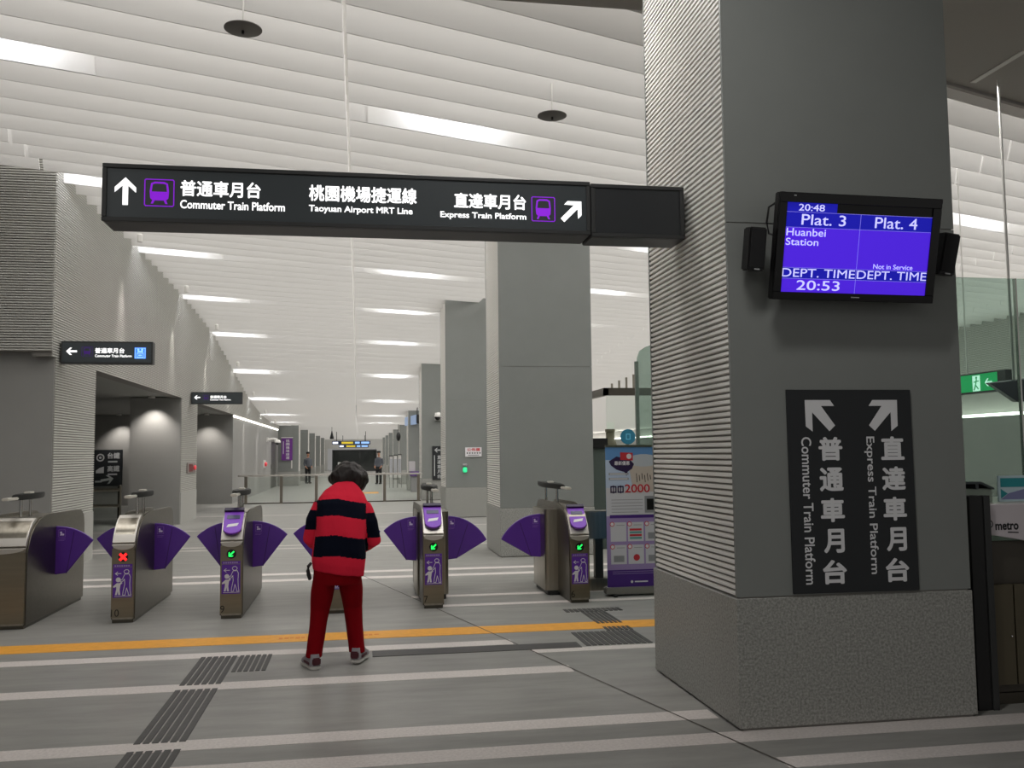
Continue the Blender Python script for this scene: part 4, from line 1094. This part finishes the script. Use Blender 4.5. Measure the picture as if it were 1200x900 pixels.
def hand(mb, wrist, d, palm_n, s=1.0):
    """open, slightly curled hand: wrist point, direction d of the fingers, palm normal"""
    d = Vector(d).normalized(); n_ = Vector(palm_n); n_ = (n_-d*n_.dot(d)).normalized(); sd = d.cross(n_)
    w_ = Vector(wrist)
    mb.tube([w_-d*.03, w_+d*.02*s, w_+d*.055*s, w_+d*.088*s], [.024*s, .030*s, .038*s, .034*s], 12, flat=.55)
    for i, (off, ln) in enumerate(((-.030, .066), (-.010, .076), (.011, .070), (.031, .054))):
        b = w_+d*.080*s+sd*off*s; L_ = ln*s
        mb.tube([b-d*.02, b+d*L_*.4+n_*.004, b+d*L_*.75+n_*.016, b+d*L_*.93+n_*.034], [.0088*s, .0085*s, .0078*s, .0065*s], 8)
    b = w_+d*.03*s-sd*.028*s
    mb.tube([b, b-sd*.022+d*.028+n_*.01, b-sd*.028+d*.055+n_*.022], [.012*s, .0105*s, .0085*s], 8)


# ---- the person bending towards the gate
px_, py_ = -.155, 6.80
t = thing('person', 'person in red and navy striped jacket and dark red trousers bending towards a gate', 'person', (px_, py_, 0))
WV = lambda p: (px_+p[0], py_+p[1], p[2])
SKIN = mat('skin', '#b5866c', .55, spec=.3)
NAVY = mat('jacket_navy', '#0a0e1c', .9, bump=(60, .15), spec=.08); RED = mat('jacket_red', '#d3243c', .85, bump=(60, .15), spec=.12); DRED = mat('trouser_red', '#7a0510', .9, bump=(40, .15), spec=.08)
# body (skin) as one continuous surface
b = MB()
b.rings([ering(WV(c), rx, ry, tl) for c, rx, ry, tl in (((.0, .0, .62), .13, .10, 0), ((.0, .0, .75), .14, .11, 0), ((-.0, .05, .95), .12, .10, -.2), ((.01, .12, 1.12), .15, .10, -.3), ((.03, .17, 1.20), .10, .07, -.4), ((.055, .21, 1.27), .052, .055, -.4), ((.065, .25, 1.31), .05, .055, -.4))])
b.ball(WV((.075, .27, 1.345)), (.075, .095, .10), 20, 14)          # skull
b.ball(WV((.08, .34, 1.31)), (.055, .045, .06), 14, 10)           # jaw and chin
b.tube([WV((.082, .372, 1.36)), WV((.083, .395, 1.325)), WV((.083, .385, 1.315))], [.010, .014, .012], 8)   # nose
for sx in (.003, .147): b.ball(WV((sx, .28, 1.335)), (.012, .02, .03), 10, 8)   # ears
for s_, hx, kx, ax, fy, ky in ((-1, -.075, -.125, -.160, -.04, .02), (1, .075, .11, .14, .07, .09)):
    b.tube([WV((hx, 0, .68)), WV((kx, ky, .40)), WV((ax, fy, .09)), WV((ax, fy, .05))], [.075, .052, .036, .036], 14)
for sx, el, wr_ in ((-1, (-.175, .12, .88), (-.11, .36, .80)), (1, (.23, .14, .85), (.14, .38, .79))):
    sh = (.03+sx*.135, .14, 1.14)
    b.tube([WV(sh), WV(el), WV(wr_)], [.045, .038, .027], 14)
    dv = Vector(wr_)-Vector(el)
    hand(b, WV(wr_), dv+Vector((-sx*.06, 0, .0)), (-sx*.7, 0, -.7), .92)
ob = b.build('body', SKIN, t, fixn=True); remesh(ob, .007, 3)
# face details
m = MB()
for ex in (.05, .112): m.ball(WV((ex, .368, 1.362)), (.012, .008, .008), 10, 8)
m.build('eyes', mat('eye_dark', '#1a1210', .3), t)
m = MB().tube([WV((.06, .384, 1.292)), WV((.082, .390, 1.289)), WV((.104, .384, 1.292))], [.004, .006, .004], 8); m.build('lips', mat('lips', '#9a5148', .5), t)
# jacket: torso and sleeves
j = MB()
tors = [((.008, .00, .655), .186, .135, 0, .16), ((.008, .0, .72), .193, .147, 0, .15), ((.012, .01, .82), .190, .152, -.1, .13), ((.018, .03, .92), .182, .150, -.2, .10), ((.024, .06, 1.02), .186, .144, -.3, .09), ((.030, .095, 1.10), .188, .136, -.35, .09), ((.036, .13, 1.165), .180, .120, -.4, .09), ((.044, .16, 1.218), .148, .100, -.45, .08), ((.052, .185, 1.26), .100, .078, -.5, .06), ((.058, .205, 1.285), .066, .062, -.5, .04)]
j.rings([ering(WV(c), rx, ry, tl, 32, rl, 2.3) for c, rx, ry, tl, rl in tors])
for sx, el, wr_, sh in ((-1, (-.182, .10, .895), (-.115, .33, .80), (-.105, .125, 1.140)), (1, (.244, .12, .87), (.155, .35, .79), (.166, .135, 1.120))):
    mid_ = tuple((a+c)/2+(sx*.012 if i == 0 else -.01 if i == 1 else 0) for i, (a, c) in enumerate(zip(sh, el)))
    mid2 = tuple((a+c)/2 for a, c in zip(el, wr_))
    j.tube([WV(sh), WV(mid_), WV(el), WV(mid2), WV(wr_)], [.074, .075, .070, .056, .044], 18)
oj = j.build('jacket', [RED, NAVY], t); remesh(oj, .007, 6)
me = oj.data
for v in me.vertices:     # soft cloth folds
    p = v.co; k = mnoise.noise(Vector((p.x*9, p.y*9, p.z*5)))*.008+mnoise.noise(Vector((p.x*22, p.y*22, p.z*11)))*.003
    v.co += v.normal*k
for p in me.polygons:
    c = p.center
    arm = abs(c.x-.028) > .176+max(0, (1.0-c.z))*.10 and c.z > .76 or (c.y > .19 and c.z < 1.0 and abs(c.x) > .08)
    if arm and c.z < 1.16:
        z = c.z+(0.055 if c.x > 0 else 0)
        p.material_index = 1 if (.925 < z < 1.10+.02*(c.x > 0)) and c.y < .22 else 0
        if c.x > 0: p.material_index = 1 if (.895 < c.z < 1.075) and c.y < .22 else 0
        else: p.material_index = 1 if (.965 < c.z < 1.105) and c.y < .20 else 0
    else:
        z = c.z+.20*max(0, c.x-.0)+.10*max(0, -c.x-.04)
        p.material_index = 1 if (1.07 < z < 1.185) or (.79 < z < .932) else 0
m = MB().rings([ering(WV((.056, .205, 1.272)), .078, .072, -.5, 28), ering(WV((.060, .215, 1.30)), .070, .066, -.5, 28), ering(WV((.060, .215, 1.30)), .062, .058, -.5, 28), ering(WV((.056, .205, 1.272)), .066, .06, -.5, 28)], cap=False)
m.build('collar', RED, t)
# trousers
q_ = MB()
q_.rings([ering(WV(c), rx, ry, 0, 28, 0, 2.3) for c, rx, ry in (((.0, .0, .58), .165, .11), ((.0, .0, .64), .172, .122), ((.0, .0, .72), .170, .125), ((0, 0, .80), .155, .115))])
for s_, hx, kx, ax, fy, ky in ((-1, -.085, -.120, -.163, -.04, .02), (1, .085, .108, .142, .07, .09)):
    q_.rings([ering(WV(c), rx, ry, 0, 20) for c, rx, ry in (((ax, fy, .075), .058, .066), ((ax*.96, fy+.01, .14), .058, .066), ((kx*1.12, (ky+fy)/2, .28), .062, .070), ((kx, ky, .40), .070, .078), (((hx+kx)/2, ky*.5, .54), .082, .098), ((hx*.95, .0, .68), .088, .115))])
oq = q_.build('trousers', DRED, t); remesh(oq, .007, 4)
for v in oq.data.vertices:
    p = v.co; v.co += v.normal*(mnoise.noise(Vector((p.x*14, p.y*14, p.z*5)))*.007)
# shoes
for ax, fy, yaw, heel in ((-.166, -.045, .35, 0), (.148, .065, -.30, .01)):
    Ms = Matrix.Translation(WV((ax, fy, heel))) @ Matrix.Rotation(yaw, 4, 'Z') @ Matrix.Rotation(0, 4, 'X')
    so = MB(); sole = [(-.036, -.07), (-.042, -.03), (-.040, .05), (-.050, .11), (-.040, .165), (0, .185), (.040, .165), (.050, .11), (.040, .05), (.042, -.03), (.036, -.07), (0, -.085)]
    so.prism(sole, 'z', 0, .030).xf(Ms); 
    sh_ = so.build('shoe', mat('shoe_sole', '#c9c5c0', .6), t, bevel=.008)
    u = MB(); u.rings([[Ms @ Vector((x*f_, yv*g_+o_, z)) for x, yv in sole] for z, f_, g_, o_ in ((.028, .96, .97, 0), (.05, .92, .90, -.004), (.075, .82, .62, -.018), (.105, .74, .46, -.022))])
    u.build('upper', mat('shoe_grey', '#8b868a', .6), sh_, sharp=60)
    u = MB().box(-.030, .030, -.092, -.070, .035, .085).xf(Ms); u.build('heel_patch', mat('shoe_maroon', '#4a1420', .6), sh_, bevel=.008)
    u = MB(); u.box(-.044, -.039, -.04, .08, .035, .05); u.box(.039, .044, -.04, .08, .035, .05); u.xf(Ms).build('side_stripe', mat('shoe_maroon', ''), sh_)
# hair: full rounded bob
hm = MB()
hm.ball(WV((.075, .245, 1.345)), (.118, .117, .108), 24, 16); hm.ball(WV((.03, .235, 1.335)), (.095, .10, .08), 16, 12); hm.ball(WV((.125, .235, 1.335)), (.095, .10, .08), 16, 12)
hm.ball(WV((.03, .22, 1.305)), (.085, .085, .070), 16, 12); hm.ball(WV((.125, .225, 1.295)), (.085, .085, .075), 16, 12); hm.ball(WV((.085, .205, 1.285)), (.085, .06, .07), 16, 12)
hm.ball(WV((.185, .24, 1.315)), (.04, .06, .04), 12, 10); hm.ball(WV((-.035, .24, 1.325)), (.04, .06, .042), 12, 10); hm.ball(WV((.13, .205, 1.262)), (.06, .045, .05), 12, 10)
oh = hm.build('hair', mat('hair_brown', '#1c1310', .45, spec=.4, noise=((60, 60, 12), .4, 3)), t); remesh(oh, .007, 5)
# open the hair over the face, roughen it into strands
for v in oh.data.vertices:
    p = v.co
    if p.y > .30 and p.z < 1.385: v.co.y = .30
    v.co += v.normal*(mnoise.noise(Vector((p.x*28, p.y*28, p.z*9)))*.012+mnoise.noise(Vector((p.x*70, p.y*70, p.z*16)))*.005)
m = MB().tube([WV((-.183, -.045, .735)), WV((-.201, -.06, .715)), WV((-.204, -.06, .685)), WV((-.198, -.06, .655)), WV((-.190, -.05, .62))], [.010, .012, .013, .016, .012], 8)
tag(m.build('handbag', mat('bag_black', '#120f0f', .5)), 'small black bag strap at the left hip of the person in red', 'bag')


def guard(x, y, rot, label):
    t = thing('person', label, 'person', (x, y, 0))
    Mx = Matrix.Translation((x, y, 0)) @ Matrix.Rotation(rot, 4, 'Z')
    X = lambda p: tuple(Mx @ Vector(p))
    E = lambda c, rx, ry, n=18: [Mx @ v for v in ering(c, rx, ry, 0, n)]
    b = MB(); b.rings([E(c, rx, ry) for c, rx, ry in (((0, 0, .85), .13, .09), ((0, 0, 1.1), .14, .09), ((0, 0, 1.28), .16, .09), ((0, 0, 1.36), .10, .07), ((0, 0, 1.41), .05, .05), ((0, .0, 1.47), .05, .05))])
    b.ball(X((0, -.01, 1.545)), (.07, .09, .11), 16, 12); b.tube([X((0, -.09, 1.55)), X((0, -.112, 1.52)), X((0, -.10, 1.51))], [.01, .014, .012], 8)
    for s in (-1, 1):
        b.tube([X((s*.08, 0, .85)), X((s*.09, 0, .48)), X((s*.095, .01, .08))], [.075, .052, .038], 12)
        b.tube([X((s*.165, 0, 1.30)), X((s*.205, .02, 1.04)), X((s*.17, -.12, .88))], [.045, .038, .028], 10)
        hand(b, X((s*.17, -.12, .88)), Mx.to_3x3() @ Vector((-s*.3, -.5, -.6)), Mx.to_3x3() @ Vector((-s, 0, 0)), .9)
    remesh(b.build('body', SKIN, t), .009, 2)
    m = MB().rings([E(c, rx, ry) for c, rx, ry in (((0, 0, .84), .155, .115), ((0, 0, 1.05), .16, .115), ((0, 0, 1.25), .18, .11), ((0, 0, 1.34), .12, .085), ((0, 0, 1.39), .065, .062))])
    for s in (-1, 1): m.tube([X((s*.15, 0, 1.30)), X((s*.205, .02, 1.05)), X((s*.18, -.08, .93))], [.062, .055, .042], 12)
    remesh(m.build('shirt', mat('guard_shirt', '#5a5d63', .8, spec=.1), t), .012, 3)
    m = MB().rings([E(c, rx, ry) for c, rx, ry in (((0, 0, .74), .15, .11), ((0, 0, .90), .158, .118))])
    for s in (-1, 1): m.tube([X((s*.085, 0, .84)), X((s*.09, 0, .48)), X((s*.095, .01, .06))], [.088, .072, .062], 14)
    remesh(m.build('trousers', mat('guard_black', '#131416', .7), t), .012, 3)
    MB().lathe([(.085, 1.585), (.092, 1.60), (.105, 1.66), (.09, 1.69), (.03, 1.70)], X((0, .0, 0)), 18).build('cap', mat('guard_black', ''), t)
    for s in (-1, 1): MB().box(s*.095-.045, s*.095+.045, -.17, .09, 0, .075).xf(Mx).build('shoe', BLACK, t, bevel=.02)
    m = MB(); 
    for ex in (-.028, .028): m.ball(X((ex, -.092, 1.565)), (.01, .008, .008), 8, 6)
    m.build('eyes', mat('eye_dark', ''), t)


guard(-2.72, 50.5, .5, 'guard in dark trousers standing far down the hall on the left')
guard(.985, 47.6, -.4, 'guard in dark trousers and cap standing far down the hall on the right')

for o in SC.objects:
    if '_org' in o: del o['_org']
